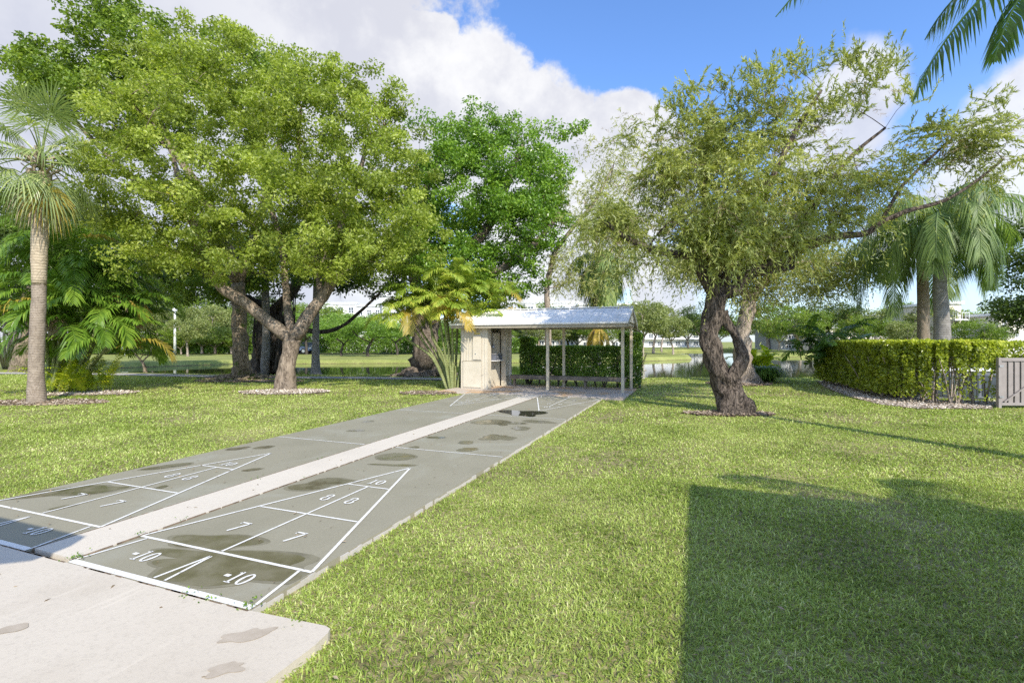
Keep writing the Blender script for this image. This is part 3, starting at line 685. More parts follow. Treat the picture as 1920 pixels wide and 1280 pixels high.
def weeping_tree(name, label, cat, base, limbs, ells, ncl, lmat, bmat, seed, per=10, n_leaf=22, Lmin=.4, Lmax=1.1, leafL=.085, leafW=.016, extra=None, lo=.35, spread=.3, droop=1.0, zup=99., group=None, **kw):
    r = np.random.default_rng(seed); root = thing(name, label, cat, base, group=group); T = sample_crown(ells, ncl, r, lo)
    if extra is not None: T = np.vstack([T, np.array(extra)])
    tree_wood(limbs, T, r, bmat, root, **kw)
    v, f, ti = strands(T, r, per, n_leaf, Lmin, Lmax, leafL, leafW, spread, droop, zup)
    mesh('crown', v, [f], M[lmat], root, tint=ti); return root
Y8 = 11.55; b = G(1374, 772)
limbs = [PL([b+[0.04, 0, -.2], b+[0, 0, .06], P(1366, 735, Y8), P(1350, 700, Y8), P(1336, 662, Y8), P(1330, 625, Y8), P(1336, 590, Y8), P(1342, 552, Y8)], [.39, .31, .265, .24, .21, .205, .215, .235]),
         PL([P(1325, 510, Y8), P(1322, 488, Y8), P(1300, 478, Y8-.2), P(1265, 476, Y8-.4), P(1215, 466, Y8-.6), P(1165, 440, Y8-.7), P(1120, 405, Y8-.6)], [.20, .15, .11, .09, .075, .055, .035], 7),
         PL([P(1380, 540, Y8), P(1402, 512, Y8), P(1440, 498, Y8), P(1480, 480, Y8), P(1510, 464, Y8), P(1560, 445, Y8-.1), P(1625, 437, Y8-.3), P(1650, 418, Y8-.4), P(1700, 396, Y8-.5), P(1770, 376, Y8-.5), P(1830, 340, Y8-.5), P(1880, 300, Y8-.5)], [.18, .165, .15, .14, .115, .085, .07, .06, .05, .04, .03, .02], 7),
         PL([P(1420, 512, Y8+.05), P(1460, 505, Y8+.1), P(1487, 500, Y8+.1)], [.09, .085, .07], 16),
         PL([P(1335, 490, Y8+.2), P(1330, 420, Y8+.4), P(1320, 340, Y8+.6), P(1325, 260, Y8+.6), P(1335, 190, Y8+.6)], [.15, .12, .09, .06, .03], 7),
         PL([P(1385, 480, Y8-.2), P(1415, 400, Y8-.4), P(1460, 310, Y8-.4), P(1500, 230, Y8-.4), P(1540, 170, Y8-.3)], [.13, .10, .07, .05, .03], 7),
         PL([P(1505, 420, Y8+.1), P(1540, 360, Y8+.2), P(1600, 290, Y8+.2), P(1660, 240, Y8+.2)], [.08, .06, .045, .03], 18),
         PL([P(1690, 350, Y8-.3), P(1740, 300, Y8-.2), P(1790, 255, Y8-.2)], [.04, .03, .02], 22)]
E = px_ells([(1320, 270, 75, 70, .3, 1.4), (1420, 255, 80, 75, 0, 1.5), (1530, 220, 75, 45, 0, 1.0), (1250, 335, 60, 50, 0, 1.3), (1165, 410, 50, 45, -.4, 1.0), (1390, 370, 130, 65, 0, 1.7), (1530, 340, 80, 60, 0, 1.2),
             (1740, 275, 100, 30, -.2, .8), (1830, 285, 60, 38, -.3, .8), (1630, 350, 70, 40, 0, .9), (1440, 440, 110, 35, -.5, 1.3), (1290, 430, 80, 40, -.3, 1.3), (1110, 440, 35, 40, -.5, .8), (1180, 480, 50, 35, -.5, .9), (1215, 260, 40, 30, 0, .8), (1625, 185, 38, 38, 0, .5), (1360, 465, 50, 35, -.7, .8), (1560, 410, 70, 30, -.2, .9), (1340, 400, 60, 60, -1, .7)], Y8)
ex = [P(1280, 195, 11.5), P(1310, 170, 11.5), P(1365, 165, 11.5), P(1420, 145, 11.5), P(1390, 185, 11.5), P(1480, 120, 11.5), P(1500, 135, 11.5), P(1560, 120, 11.5), P(1590, 120, 11.5), P(1625, 110, 11.5), P(1660, 120, 11.5), P(1645, 140, 11.5), P(1255, 205, 11.5),
      P(1700, 190, 11.2), P(1860, 200, 11), P(1890, 230, 11), P(1905, 300, 11), P(1880, 330, 11)]
rt = weeping_tree('bottlebrush_tree', 'leaning weeping tree with twisted dark trunk that splits into a loop', 'tree', b, limbs, E, 270, 'lf_brush', 'bk_brush', 21, lo=.15, per=16, n_leaf=25, Lmin=.35, Lmax=1.2, extra=ex, leafL=.115, leafW=.024, zup=6.0, spread=.17, tip=.006, rough=.13, bend=.3, lobes=5, lobe_amp=.07, twist=5, step=.4)
mb = MB(); q = [P(1368, 712, Y8-.06), P(1385, 690, Y8-.08), P(1393, 668, Y8-.06), P(1385, 640, Y8), P(1368, 612, Y8+.05), P(1352, 588, Y8+.05)]
mb.tube(smooth_path(q, 5), np.interp(np.linspace(0, 5, 26), range(6), [.17, .16, .14, .105, .10, .13]), 16, .13, 4, .08, 3)
mb.tube(smooth_path([b+[.1, -.05, -.1], b+[.3, -.12, .1], P(1388, 752, Y8-.1), P(1375, 715, Y8-.05)], 5), np.interp(np.linspace(0, 3, 16), range(4), [.22, .20, .20, .17]), 14, .15)
mb.build('side_trunk', M['bk_brush'], rt, smooth=True, local=False)
r = np.random.default_rng(33)
r2_ = np.random.default_rng(34); tw = sample_crown(E, 150, r2_, .2); vv_, ff_, tt_ = strands(tw, r2_, 5, 16, .3, .8, .10, .008, .3, .7)
mesh('dry_twigs', vv_, [ff_], M['fr_dead'], rt, tint=tt_)
v, f, ti = strands(np.array([P(1370, 395, 10.9), P(1340, 415, 10.8), P(1400, 380, 10.9), P(1330, 445, 10.8), P(1420, 372, 10.9), P(1360, 425, 10.8)]), r, 14, 34, .4, .8, .075, .02, .12, 1.0)
mesh('new_growth', v, [f], M['lf_croton'], rt, tint=ti*.8)

# pale barked tree behind it, near lake
Y9 = 19.6; b = G(1398, 716)
limbs = [PL([b+[0, 0, -.1], b+[0, 0, .15], P(1394, 680, Y9), P(1392, 640, Y9), P(1398, 600, Y9), P(1405, 565, Y9)], [.62, .46, .34, .30, .28, .26]),
         PL([P(1430, 530, Y9), P(1480, 500, Y9), P(1540, 490, Y9), P(1600, 500, Y9)], [.18, .13, .09, .05], 5), PL([P(1380, 520, Y9), P(1340, 480, Y9), P(1300, 470, Y9)], [.16, .11, .06], 5)]
E = px_ells([(1480, 480, 130, 50, 0, 2.2), (1590, 500, 55, 40, 0, 1.5), (1380, 480, 90, 60, 0, 2), (1290, 490, 60, 40, 0, 1.5), (1420, 550, 60, 35, .5, 1), (1530, 530, 60, 30, 0, 1.2), (1450, 420, 80, 40, 0, 1.5)], Y9)
weeping_tree('paperbark_tree', 'pale yellowish feathery tree with light flaky trunk behind the twisted one', 'tree', b, limbs, E, 380, 'lf_pale', 'bk_pale', 22, per=11, n_leaf=14, Lmin=.4, Lmax=1.1, leafL=.15, leafW=.034, tip=.008, rough=.16)
# feathery tree rising behind the shelter roof
Ya = 24.; b = G(1028, 703)
limbs = [PL([b+[0, 0, -.1], P(1028, 650, Ya), P(1027, 590, Ya), P(1026, 540, Ya), P(1040, 470, Ya)], [.24, .17, .14, .13, .12]), PL([P(1080, 420, Ya), P(1120, 370, Ya), P(1150, 310, Ya)], [.09, .06, .04], 4)]
E = px_ells([(1110, 400, 70, 80, 0, 2), (1150, 320, 50, 45, 0, 1.3), (1060, 500, 40, 50, 0, 1.3), (1170, 450, 50, 60, 0, 1.5), (1100, 530, 60, 30, 0, 1.3)], Ya)
ex = [P(1080, 290, 24), P(1100, 270, 24), P(1130, 265, 24), P(1170, 230, 24), P(1175, 250, 24), P(1190, 270, 24), P(1145, 285, 24), P(1185, 240, 24)]
weeping_tree('feathery_tree', 'thin feathery tree rising behind the shelter roof', 'tree', b, limbs, E, 150, 'lf_pale', 'bk_pale', 23, per=9, n_leaf=13, Lmin=.4, Lmax=1.2, leafL=.17, leafW=.036, tip=.008, extra=ex)

# ------------------------------------------------------------------ palms
def pinnate(org, az, el0, L, sag, nl, ll, ldroop, w, r, vee=.35, petiole=.12, rw=.02, k=16, twist=0.0):
    """returns verts, quads, tris, tint for one feather frond"""
    p = np.array(org, float); el = el0; pts = [p]; h = np.array([math.cos(az), math.sin(az), 0.0])
    for i in range(k):
        d = h*math.cos(el)+np.array([0, 0, math.sin(el)]); p = p+d*L/k; pts.append(p); el -= sag/k*(.5+1.2*i/k); el = max(el, -1.52)
    pts = np.array(pts); tv, tf = tube(pts, np.linspace(rw, rw*.25, k+1), 4)
    ts = np.linspace(petiole, .99, nl); tt = np.gradient(pts, axis=0); tt /= np.linalg.norm(tt, axis=1)[:, None]
    V_, Q, Tn = [tv], [tf], []; n0 = len(tv); tint = [r.uniform(.3, .5, len(tf))]; TR = []
    vs = []
    for s in (-1, 1):
        x = ts*k; i = np.minimum(x.astype(int), k-1); f = (x-i)[:, None]
        bp = pts[i]*(1-f)+pts[i+1]*f; tg = tt[i]*(1-f)+tt[i+1]*f
        side = np.cross(tg, [0, 0, 1.0]); side /= np.linalg.norm(side, axis=1)[:, None]+1e-6; side *= s
        upv = np.cross(side*s, tg); upv /= np.linalg.norm(upv, axis=1)[:, None]+1e-6
        prof = (np.sin(np.clip((ts-petiole)/(1-petiole)*.92+.10, 0, 1)*PI)**.6*ll)[:, None]*r.uniform(.82, 1.1, (nl, 1))
        fwd = .45+.75*((ts-petiole)/(1-petiole))[:, None]
        d0 = side+tg*fwd+upv*(vee+r.normal(size=(nl, 1))*.12)+r.normal(size=(nl, 3))*.07; d0 /= np.linalg.norm(d0, axis=1)[:, None]
        m1 = bp+d0*prof*.5-np.array([0, 0, 1.])*prof*ldroop*.16
        m2 = bp+d0*prof*.88-np.array([0, 0, 1.])*prof*ldroop*.75
        wd = np.cross(d0, upv); wd /= np.linalg.norm(wd, axis=1)[:, None]+1e-6; wd = wd*w/2
        vs.append(np.stack([bp-wd*.5, bp+wd*.5, m1-wd, m1+wd, m2], 1))
    vv = np.concatenate(vs); n = len(vv); base = n0+np.arange(n)[:, None]*5
    V_.append(vv.reshape(-1, 3)); Q.append(base+np.array([[0, 1, 3, 2]])); TR = base+np.array([[2, 3, 4]])
    tq = r.uniform(.1, .8, n)
    return np.concatenate(V_), np.concatenate(Q), TR, np.concatenate([np.r_[tint[0]], tq, tq])
def frond_obj(root, mat, *a, name='frond', **kw):
    r = kw['r']; v, q, tr, ti = pinnate(*a, **kw); sh = r.uniform(-.2, .2)
    return mesh(name, v, [q, tr], M[mat], root, tint=np.clip(ti+sh, 0, 1))
def fan_frond(root, mat, hub0, az, el, plen, rad, r, nseg=38, droop=.5, name='frond'):
    h = np.array([math.cos(az), math.sin(az), 0.0]); up = np.array([0, 0, 1.])
    d = h*math.cos(el)+up*math.sin(el); k = 6; pts = [np.array(hub0, float)]; e = el
    for i in range(k): pts.append(pts[-1]+(h*math.cos(e)+up*math.sin(e))*plen/k); e -= .5/k*droop*2
    pts = np.array(pts); tv, tf = tube(pts, np.linspace(.028, .014, k+1), 4)
    hub = pts[-1]; d = h*math.cos(e)+up*math.sin(e); side = np.cross(d, up); side /= np.linalg.norm(side)+1e-6; nrm = np.cross(side, d)
    a = np.linspace(-2.3, 2.3, nseg); V_ = [tv]; n0 = len(tv)
    L = rad*(.72+.28*np.cos(a*.62))*r.uniform(.9, 1.08, nseg)
    dr = np.outer(np.cos(a), d)+np.outer(np.sin(a), side)+np.outer(.22*np.cos(a*1.0)-.10, nrm)+r.normal(size=(nseg, 3))*.03; dr /= np.linalg.norm(dr, axis=1)[:, None]
    wd = np.cross(dr, nrm); wd /= np.linalg.norm(wd, axis=1)[:, None]+1e-6
    w = 2*rad*.5*4.6/nseg*.36
    g = np.array([0, 0, -1.0])
    m0 = hub+dr*(L*.12)[:, None]; m1 = hub+dr*(L*.55)[:, None]+g*(L*.04*droop)[:, None]; m2 = hub+dr*(L*.82)[:, None]+g*(L*.22*droop)[:, None]; m3 = hub+dr*(L*.95)[:, None]+g*(L*.5*droop)[:, None]
    vv = np.stack([m0-wd*w*.12, m0+wd*w*.12, m1-wd*w*.48, m1+wd*w*.48, m2-wd*w*.28, m2+wd*w*.28, m3], 1)
    base = n0+np.arange(nseg)[:, None]*7; V_.append(vv.reshape(-1, 3))
    Q = [tf, base+np.array([[0, 1, 3, 2]]), base+np.array([[2, 3, 5, 4]])]; T_ = base+np.array([[4, 5, 6]])
    tq = r.uniform(.2, .9, nseg)+r.uniform(-.15, .15); ti = np.concatenate([np.full(len(tf), .6), tq, tq, tq])
    return mesh(name, np.concatenate(V_), [np.concatenate(Q), T_], M[mat], root, tint=np.clip(ti, 0, 1))

# ---- sabal / fan palm at left
r = np.random.default_rng(40); Y7 = 13.4; b = G(69, 752)
rt = thing('fan_palm', 'tall fan palm with straight pale ringed trunk at the left edge', 'palm', b)
tp = [b+[0, 0, -.1], b+[0, 0, .05], P(68, 700, Y7), P(71, 600, Y7), P(73, 560, Y7), P(73, 530, Y7)]
MB().tube(smooth_path(tp, 8), np.interp(np.linspace(0, 5, 41), range(6), [.25, .215, .175, .165, .16, .158]), 20, .02).build('trunk', M['pk_sabal'], rt, smooth=True, local=False)
MB().tube(smooth_path([P(73, 534, Y7), P(75, 450, Y7), P(75, 370, Y7), P(74, 325, Y7)], 5), np.interp(np.linspace(0, 3, 16), range(4), [.165, .18, .185, .27]), 18, .06).build('boot_trunk', M['pk_boot'], rt, smooth=True, local=False)
hub = P(78, 312, Y7)
mb = MB()
for k in range(34):
    a = r.uniform(0, 2*PI); z = r.uniform(-.45, .25); d = np.array([math.cos(a), math.sin(a), 0])
    mb.beam(hub+d*.12+[0, 0, z], hub+d*r.uniform(.3, .55)+[0, 0, z+r.uniform(.1, .4)], .06, .02)
mb.build('leaf_base', M['pk_boot'], rt, local=False)
for k in range(28):
    a = k*2.4+r.normal()*.2; e = 1.35-1.75*(k/27)+r.normal()*.1
    fan_frond(rt, 'fr_sabal', hub+np.array([0, 0, .25*(1-k/27)]), a, e, r.uniform(.9, 1.35), r.uniform(.8, 1.0), r, 40, .3+.8*(k/27))
for k in range(7):
    a = k*.9+r.normal()*.2
    fan_frond(rt, 'fr_dead' if k % 2 else 'fr_sabal', hub+np.array([0, 0, -.1]), a, -.5-r.uniform(0, .4), .7, .85, r, 34, 1.6)
fan_frond(rt, 'fr_yellow', P(95, 345, Y7-.3), -1.3, -.6, .35, .8, r, 34, 1.3)

def areca(name, label, base, stems, nf, L, mat, stemmat, seed, sag=(1.4, 2.2), ll=.42, lw=.035, yellow=.1, dead=.05, cat='palm', nl=34, elr=(.7, 1.4), group=None):
    r = np.random.default_rng(seed); rt = thing(name, label, cat, base, group=group)
    for (pts, rad) in stems:
        sm = smooth_path(pts, 5); MB().tube(sm, np.linspace(rad, rad*.7, len(sm)), 9, .02).build('stem', M[stemmat], rt, smooth=True, local=False)
        top = sm[-1]
        for k in range(nf):
            a = r.uniform(0, 2*PI); q = r.uniform(); mt = mat
            if q < yellow: mt = 'fr_yellow'
            elif q < yellow+dead: mt = 'fr_dead'
            el = r.uniform(*elr) if mt == mat else r.uniform(.1, .6)
            frond_obj(rt, mt, top-[0, 0, .05], a, el, L*r.uniform(.75, 1.1), r.uniform(*sag), nl, ll, .7, lw, r=r, vee=.45, petiole=.2, rw=.016)
    return rt
# clumping palm at left
Y6 = 16.3; b = G(135, 733); r = np.random.default_rng(41)
st = []
for (x, ytop, dy) in [(92, 470, .4), (105, 505, -.1), (120, 545, -.3), (135, 500, .3), (150, 590, -.5), (175, 600, -.4), (190, 560, .2), (128, 450, .8), (215, 610, .3), (100, 560, -.6), (165, 520, .6), (112, 620, -.7), (145, 640, -.6), (205, 650, -.3), (85, 600, -.4), (185, 520, .8)]:
    x0 = 118+(x-135)*.35; st.append(([G(x0, 733)+[0, dy*.5, -.1], P((x0+x)/2-2, 680, Y6+dy*.7), P(x, (ytop+660)/2, Y6+dy), P(x+(x-130)*.15, ytop, Y6+dy)], .055))
areca('clumping_palm', 'big clump of dark green feather palm with yellow stems beside the fan palm', b, st, 10, 2.4, 'fr_clump', 'pk_stem', 42, yellow=.04, dead=.03, ll=.62, lw=.06, nl=28, sag=(1.5, 2.7), elr=(.35, 1.4))
# low yellow undergrowth of the clump
rt = thing('undergrowth_palm', 'low yellow green palm shoots at the foot of the left clump', 'shrub', b+[.3, -.2, 0]); r = np.random.default_rng(43)
for k in range(60):
    p0 = b+np.array([r.uniform(-.5, 1.0), r.uniform(-.5, .4), -.03]); frond_obj(rt, 'lf_croton', p0, r.uniform(0, 2*PI), r.uniform(.9, 1.5), r.uniform(.8, 1.9), r.uniform(.8, 1.8), 22, .28, .6, .035, r=r, rw=.008, k=8)
# areca by shelter
Y5 = 17.5; b = G(850, 726); st = []
for (x, ytop, dy, x0) in [(800, 560, .1, 843), (820, 545, -.2, 846), (838, 560, .5, 850), (860, 535, .2, 852), (878, 565, .6, 856), (848, 600, -.3, 849), (905, 560, .9, 857), (790, 590, .3, 842), (772, 578, .0, 841), (765, 606, -.2, 840), (812, 606, -.4, 845), (885, 606, -.1, 857), (925, 585, .4, 858), (835, 585, -.3, 848)]:
    st.append(([G(x0, 727)+[0, dy*.3, -.1], P(x0*.6+x*.4, 670, Y5+dy*.6), P(x, ytop+30, Y5+dy), P(x+(x-850)*.1, ytop, Y5+dy)], .05))
areca('areca_palm', 'arching areca palm with golden fronds left of the shelter', b, st, 10, 1.8, 'fr_areca', 'pk_stem', 44, yellow=.05, dead=.025, ll=.5, lw=.05, nl=28)
# left-edge palm clump far
b = G(10, 690); st = []
for k in range(6):
    x = -10+k*9; st.append(([G(8+k*2, 690)+[0, 0, -.1], P(x, 640, 27), P(x+(k-2)*4, 590, 27)], .07))
areca('far_clump_palm', 'clump of white stemmed palms at the far left edge', b, st, 5, 2.2, 'fr_green', 'pk_grey', 45, ll=.5, lw=.06, nl=22)

def queen(name, label, base, trunk, tr, nf, L, mat, tm, seed, ll=.75, lw=.04, sag=(2.2, 3.2), nl=60, elr=(-.2, 1.35), group=None, azs=None, droop=1.5, vee=.1):
    r = np.random.default_rng(seed); rt = thing(name, label, 'palm', base, group=group)
    sm = smooth_path(trunk, 6); rr = np.interp(np.linspace(0, len(trunk)-1, len(sm)), range(len(trunk)), tr)
    MB().tube(sm, rr, 16, .02).build('trunk', M[tm], rt, smooth=True, local=False); top = sm[-1]
    MB().tube([top-[0, 0, .1], top+[0, 0, .35], top+[0, 0, .8]], [tr[-1]*1.1, tr[-1]*.9, .03], 10).build('crownshaft', M['pk_stem'], rt, smooth=True, local=False)
    if azs is not None:
        for (a, e, sg_, L_) in azs: frond_obj(rt, mat, top+[0, 0, .35], a, e, L_, sg_, nl, ll, droop, lw, r=r, vee=vee, petiole=.1, rw=.028)
        return rt
    for k in range(nf):
        a = k*2.4+r.normal()*.15; e = elr[1]+(elr[0]-elr[1])*k/max(1, nf-1)+r.normal()*.08
        frond_obj(rt, mat, top+[0, 0, .35], a, e, L*r.uniform(.88, 1.08), r.uniform(*sag)*(.8+.2*math.sin(e+1)), nl, ll, droop, lw, r=r, vee=vee, petiole=.1, rw=.028)
    return rt
Yq = 15.0
queen('queen_palm', 'nearer of the two drooping feather palms behind the right hedge, with fat grey trunk', [P(1766, 640, Yq)[0], Yq, 0], [[P(1766, 640, Yq)[0], Yq, -.1], P(1766, 600, Yq), P(1762, 540, Yq), P(1764, 470, Yq), P(1766, 440, Yq)], [.27, .20, .175, .155, .13], 24, 2.9, 'fr_queen', 'pk_grey', 46, nl=80, lw=.03, ll=.68)
queen('queen_palm', 'shaded drooping feather palm with darker trunk just left of the fat grey one', [P(1731, 640, 17.)[0], 17, 0], [[P(1731, 640, 17)[0], 17, -.1], P(1731, 560, 17.), P(1728, 480, 17.)], [.2, .17, .15], 20, 3.2, 'fr_queen', 'pk_sabal', 47, nl=72, lw=.032, ll=.7, group='queen palms')
# palm behind shelter
queen('lake_palm', 'slim leaning palm with hanging fronds above the shelter roof', G(1121, 703), [G(1121, 703), P(1117, 620, 25), P(1112, 580, 25), P(1122, 540, 25), P(1128, 500, 25)], [.22, .17, .17, .16, .13], 13, 2.6, 'fr_queen', 'pk_sabal', 48, ll=.8, lw=.06, nl=40, elr=(-.7, .9))
rt = [o for o in bpy.data.objects if o.name == 'lake_palm'][0]; r = np.random.default_rng(3)
for k in range(6): frond_obj(rt, 'fr_yellow', P(1121, 612, 24.9), k*1.1, -.6, 1.3, 1.4, 24, .3, 1.0, .06, r=r)
# slim palm trunk by the lake, left of areca
queen('slim_palm', 'slim grey palm trunk at the water edge between forked tree and areca', G(592, 698), [G(592, 698)+[0, 0, -.1], G(592, 698)+[0, 0, .15], P(592, 640, 25.9), P(593, 560, 25.9), P(594, 500, 25.9)], [.36, .24, .17, .17, .15], 9, 2.4, 'fr_green', 'pk_grey', 49, ll=.6, lw=.06, nl=30)
queen('vine_palm', 'dark slim palm trunk leaning against the banyan', G(499, 697), [G(499, 697)+[-.1, 0, -.1], P(499, 640, 26), P(498, 560, 26), P(496, 470, 26)], [.25, .2, .19, .18], 8, 2.2, 'fr_green', 'pk_grey', 50, ll=.6, lw=.06, nl=30)
# foreground palm outside the right edge: crown hangs into the picture, trunk throws the long shadow
pb = np.array([7.75, 6.5, 0])
queen('coconut_palm', 'foreground palm whose long green fronds hang in at the upper right corner', pb, [pb+[0, 0, -.1], pb+[.05, 0, 1.5], pb+[.1, -.05, 3.5], pb+[.2, 0, 5.5], pb+[.35, 0, 7.25]], [.20, .15, .125, .12, .11], 15, 3.9, 'fr_green', 'pk_grey', 60, ll=.55, lw=.04, nl=62, sag=(1.7, 2.3), elr=(-.15, 1.2), droop=1.1, vee=.0,
      azs=[(PI-.05, .08, 1.0, 4.9), (PI-.12, -.52, .72, 3.7), (PI+.12, -.62, .7, 3.1), (2.75, -.25, .9, 2.6), (.4, .3, 2, 3.6), (.7, .5, 2, 3.6), (-1.2, .4, 2, 3.6), (.3, .9, 2, 3.6), (-.5, .6, 2, 3.6), (0, 0, 2, 3.6), (-.2, 1.1, 1.8, 3.6), (.55, .1, 1.8, 3.5), (-1.0, 1.0, 1.5, 3.5), (-1.9, .9, 1.3, 3.3)])
# palm and building behind camera on the right (throw the lawn shadows)
queen('garden_palm', 'palm behind the clubhouse, outside the picture at right', (7.6, -2.5, 0), [(7.6, -2.5, -.1), (7.6, -2.5, 2.5), (7.5, -2.4, 4.8)], [.25, .18, .15], 16, 2.4, 'fr_queen', 'pk_grey', 61, nl=36, lw=.06)

# dark broad palms over the right hedge
r = np.random.default_rng(62); b = P(1560, 640, 19.); b[2] = 0
rt = thing('broad_palm', 'dark broad leaved palm bush rising over the left end of the right hedge', 'shrub', b)
for k in range(40):
    p0 = b+np.array([r.uniform(-1.0, 1.0), r.uniform(-.5, .8), r.uniform(.5, 1.6)])
    frond_obj(rt, 'fr_green', p0, r.uniform(0, 2*PI), r.uniform(.5, 1.4), r.uniform(1.2, 2.0), r.uniform(1.2, 2.2), 22, .42, .7, .07, r=r, rw=.02, k=10)
# croton + liriope clump
b = G(1428, 706); rt = thing('croton_shrub', 'yellow green broad leaved shrub right of the twisted trunk by the lake', 'shrub', b+[0, 1.0, 0]); r = np.random.default_rng(63)
for k in range(44):
    p0 = b+np.array([r.uniform(-.5, .8), 1+r.uniform(-.3, .5), r.uniform(0, .7)]); frond_obj(rt, 'lf_croton', p0, r.uniform(0, 2*PI), r.uniform(.6, 1.4), r.uniform(.7, 1.3), r.uniform(1, 2), 14, .34, .5, .09, r=r, rw=.012, k=8)
def strap_clump(name, label, b, n, L, mat, seed, w=.03):
    r = np.random.default_rng(seed); rt = thing(name, label, 'plant', b)
    a = r.uniform(0, 2*PI, n); e = r.uniform(.6, 1.5, n); l = r.uniform(.6, 1.1, n)*L; h = np.stack([np.cos(a), np.sin(a), 0*a], 1); s = np.stack([-np.sin(a), np.cos(a), 0*a], 1)*w/2
    p0 = np.array(b)+r.normal(size=(n, 3))*[.16, .16, 0]; z = np.array([0, 0, 1.]); l = l[:, None]; ce = np.cos(e)[:, None]; se = np.sin(e)[:, None]
    p1 = p0+h*ce*l*.5+z*se*l*.5; p2 = p1+h*l*.35+z*(se-.55)*l*.2; p3 = p2+h*l*.25-z*l*.22
    v = np.stack([p0-s, p0+s, p1-s, p1+s, p2-s, p2+s, p3], 1).reshape(-1, 3); B = np.arange(n)[:, None]*7; t_ = r.uniform(0, 1, n)
    mesh('foliage', v, [np.concatenate([B+[[0, 1, 3, 2]], B+[[2, 3, 5, 4]]]), B+[[4, 5, 6]]], M[mat], rt, tint=np.r_[t_, t_, t_])
strap_clump('liriope_clump', 'round dark strappy grass clump beside the pale tree mulch', G(1432, 714), 900, 1.0, 'fr_green', 64)

# ------------------------------------------------------------------ hedges
def hedge(name, label, path, w, h, z0, n, L, W, mat, seed, thin=None, nst=20, stemmat='bk_pale', wob=.05, group=None):
    r = np.random.default_rng(seed); p = np.array(path, float); sg = np.diff(p, axis=0); ln = np.linalg.norm(sg, axis=1); cum = np.r_[0, np.cumsum(ln)]
    def at(s):
        i = np.clip(np.searchsorted(cum, s, 'right')-1, 0, len(ln)-1); f = ((s-cum[i])/ln[i])[:, None]; q = p[i]*(1-f)+p[i+1]*f; d = sg[i]/ln[i][:, None]; return q, np.stack([d[:, 1], -d[:, 0]], 1)
    rt = thing(name, label, 'hedge', (p[0][0], p[0][1], 0), group=group)
    s = r.uniform(0, cum[-1], n); q, nr = at(s)
    face = r.uniform(0, 1, n); a = r.uniform(-1, 1, n); zz = r.uniform(0, 1, n)**.85; dep = np.abs(r.normal(size=n))*.10
    side = np.where(face < .42, 1.0, np.where(face < .62, -1.0, 0)); top = side == 0
    inner = r.uniform(0, 1, n) < .22
    off = np.where(top | inner, a, side*(1-dep/(w/2)))*(w/2); z = np.where(top & ~inner, h-dep, z0+zz*(h-z0))
    bulge = wob*(np.sin(s*5.1)+np.sin(s*9.7+z*7)+np.sin(z*11+s*3))*.6
    off = off+np.sign(off)*bulge; z = z+np.where(top, bulge*.35+.02*r.normal(size=n), 0)
    end = np.minimum(s, cum[-1]-s)
    c = np.concatenate([q+nr*off[:, None], z[:, None]], 1)
    nm = np.concatenate([nr*np.where(top, 0, side)[:, None], top[:, None]*1.0], 1)+r.normal(size=(n, 3))*.6+np.array([0, 0, .35])
    ax = r.normal(size=(n, 3)); sc = r.uniform(.6, 1.3, n)
    if thin is not None:
        keep = thin(c, r); c, nm, ax, sc = c[keep], nm[keep], ax[keep], sc[keep]
    v, f = leaf_quads(c, ax, nm, L*sc, W*sc, .15); k = len(c)
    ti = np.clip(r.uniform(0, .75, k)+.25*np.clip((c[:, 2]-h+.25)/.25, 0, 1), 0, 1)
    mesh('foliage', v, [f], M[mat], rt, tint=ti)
    mb = MB()
    for s_ in np.linspace(.15, cum[-1]-.15, nst):
        q, nr = at(np.array([s_+r.normal()*.05])); q = np.r_[q[0]+nr[0]*r.uniform(-.15, .15), 0]
        for j in range(3):
            dd = r.normal(size=3)*.16; dd[2] = 0
            mb.tube([q+[0, 0, -.08], q+dd*.5+[0, 0, .3], q+dd*1.2+[0, 0, .75], q+dd*1.8+[r.normal()*.05, r.normal()*.05, 1.2]], [.028, .022, .016, .008], 5, cap=False)
    mb.build('stem', M[stemmat], rt, smooth=True, local=False); return rt
hp = [(12.9, 19.9), (12.3, 17.4), (11.5, 15.2), (11.2, 13.9), (11.7, 13.05), (12.75, 12.95)]
hp = [tuple(x) for x in smooth_path(hp, 4)]
def thin_h(c, r):
    px = 960+F*c[:, 0]/c[:, 1]
    low = np.clip((1.28-c[:, 2])/.5, 0, 1); gap = np.clip((px-1700)/60, 0, 1)*low
    nz = .5+.5*np.sin(c[:, 0]*7.3+c[:, 2]*3)*np.sin(c[:, 2]*6.1+c[:, 1]*4)
    gl = np.clip((.42-c[:, 2])/.35, 0, 1)
    return (r.uniform(0, 1, len(c)) > np.clip(gap*(.66+.38*nz), 0, .95)) & (r.uniform(0, 1, len(c)) > gl*.3)
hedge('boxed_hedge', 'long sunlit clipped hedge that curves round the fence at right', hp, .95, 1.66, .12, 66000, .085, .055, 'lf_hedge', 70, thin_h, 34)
hedge('rear_hedge', 'clipped hedge top seen over the grey gate at the right edge', [(13.2, 16.5), (17, 16.5), (24, 17)], .9, 1.65, .1, 22000, .10, .065, 'lf_hedge', 71, None, 10)
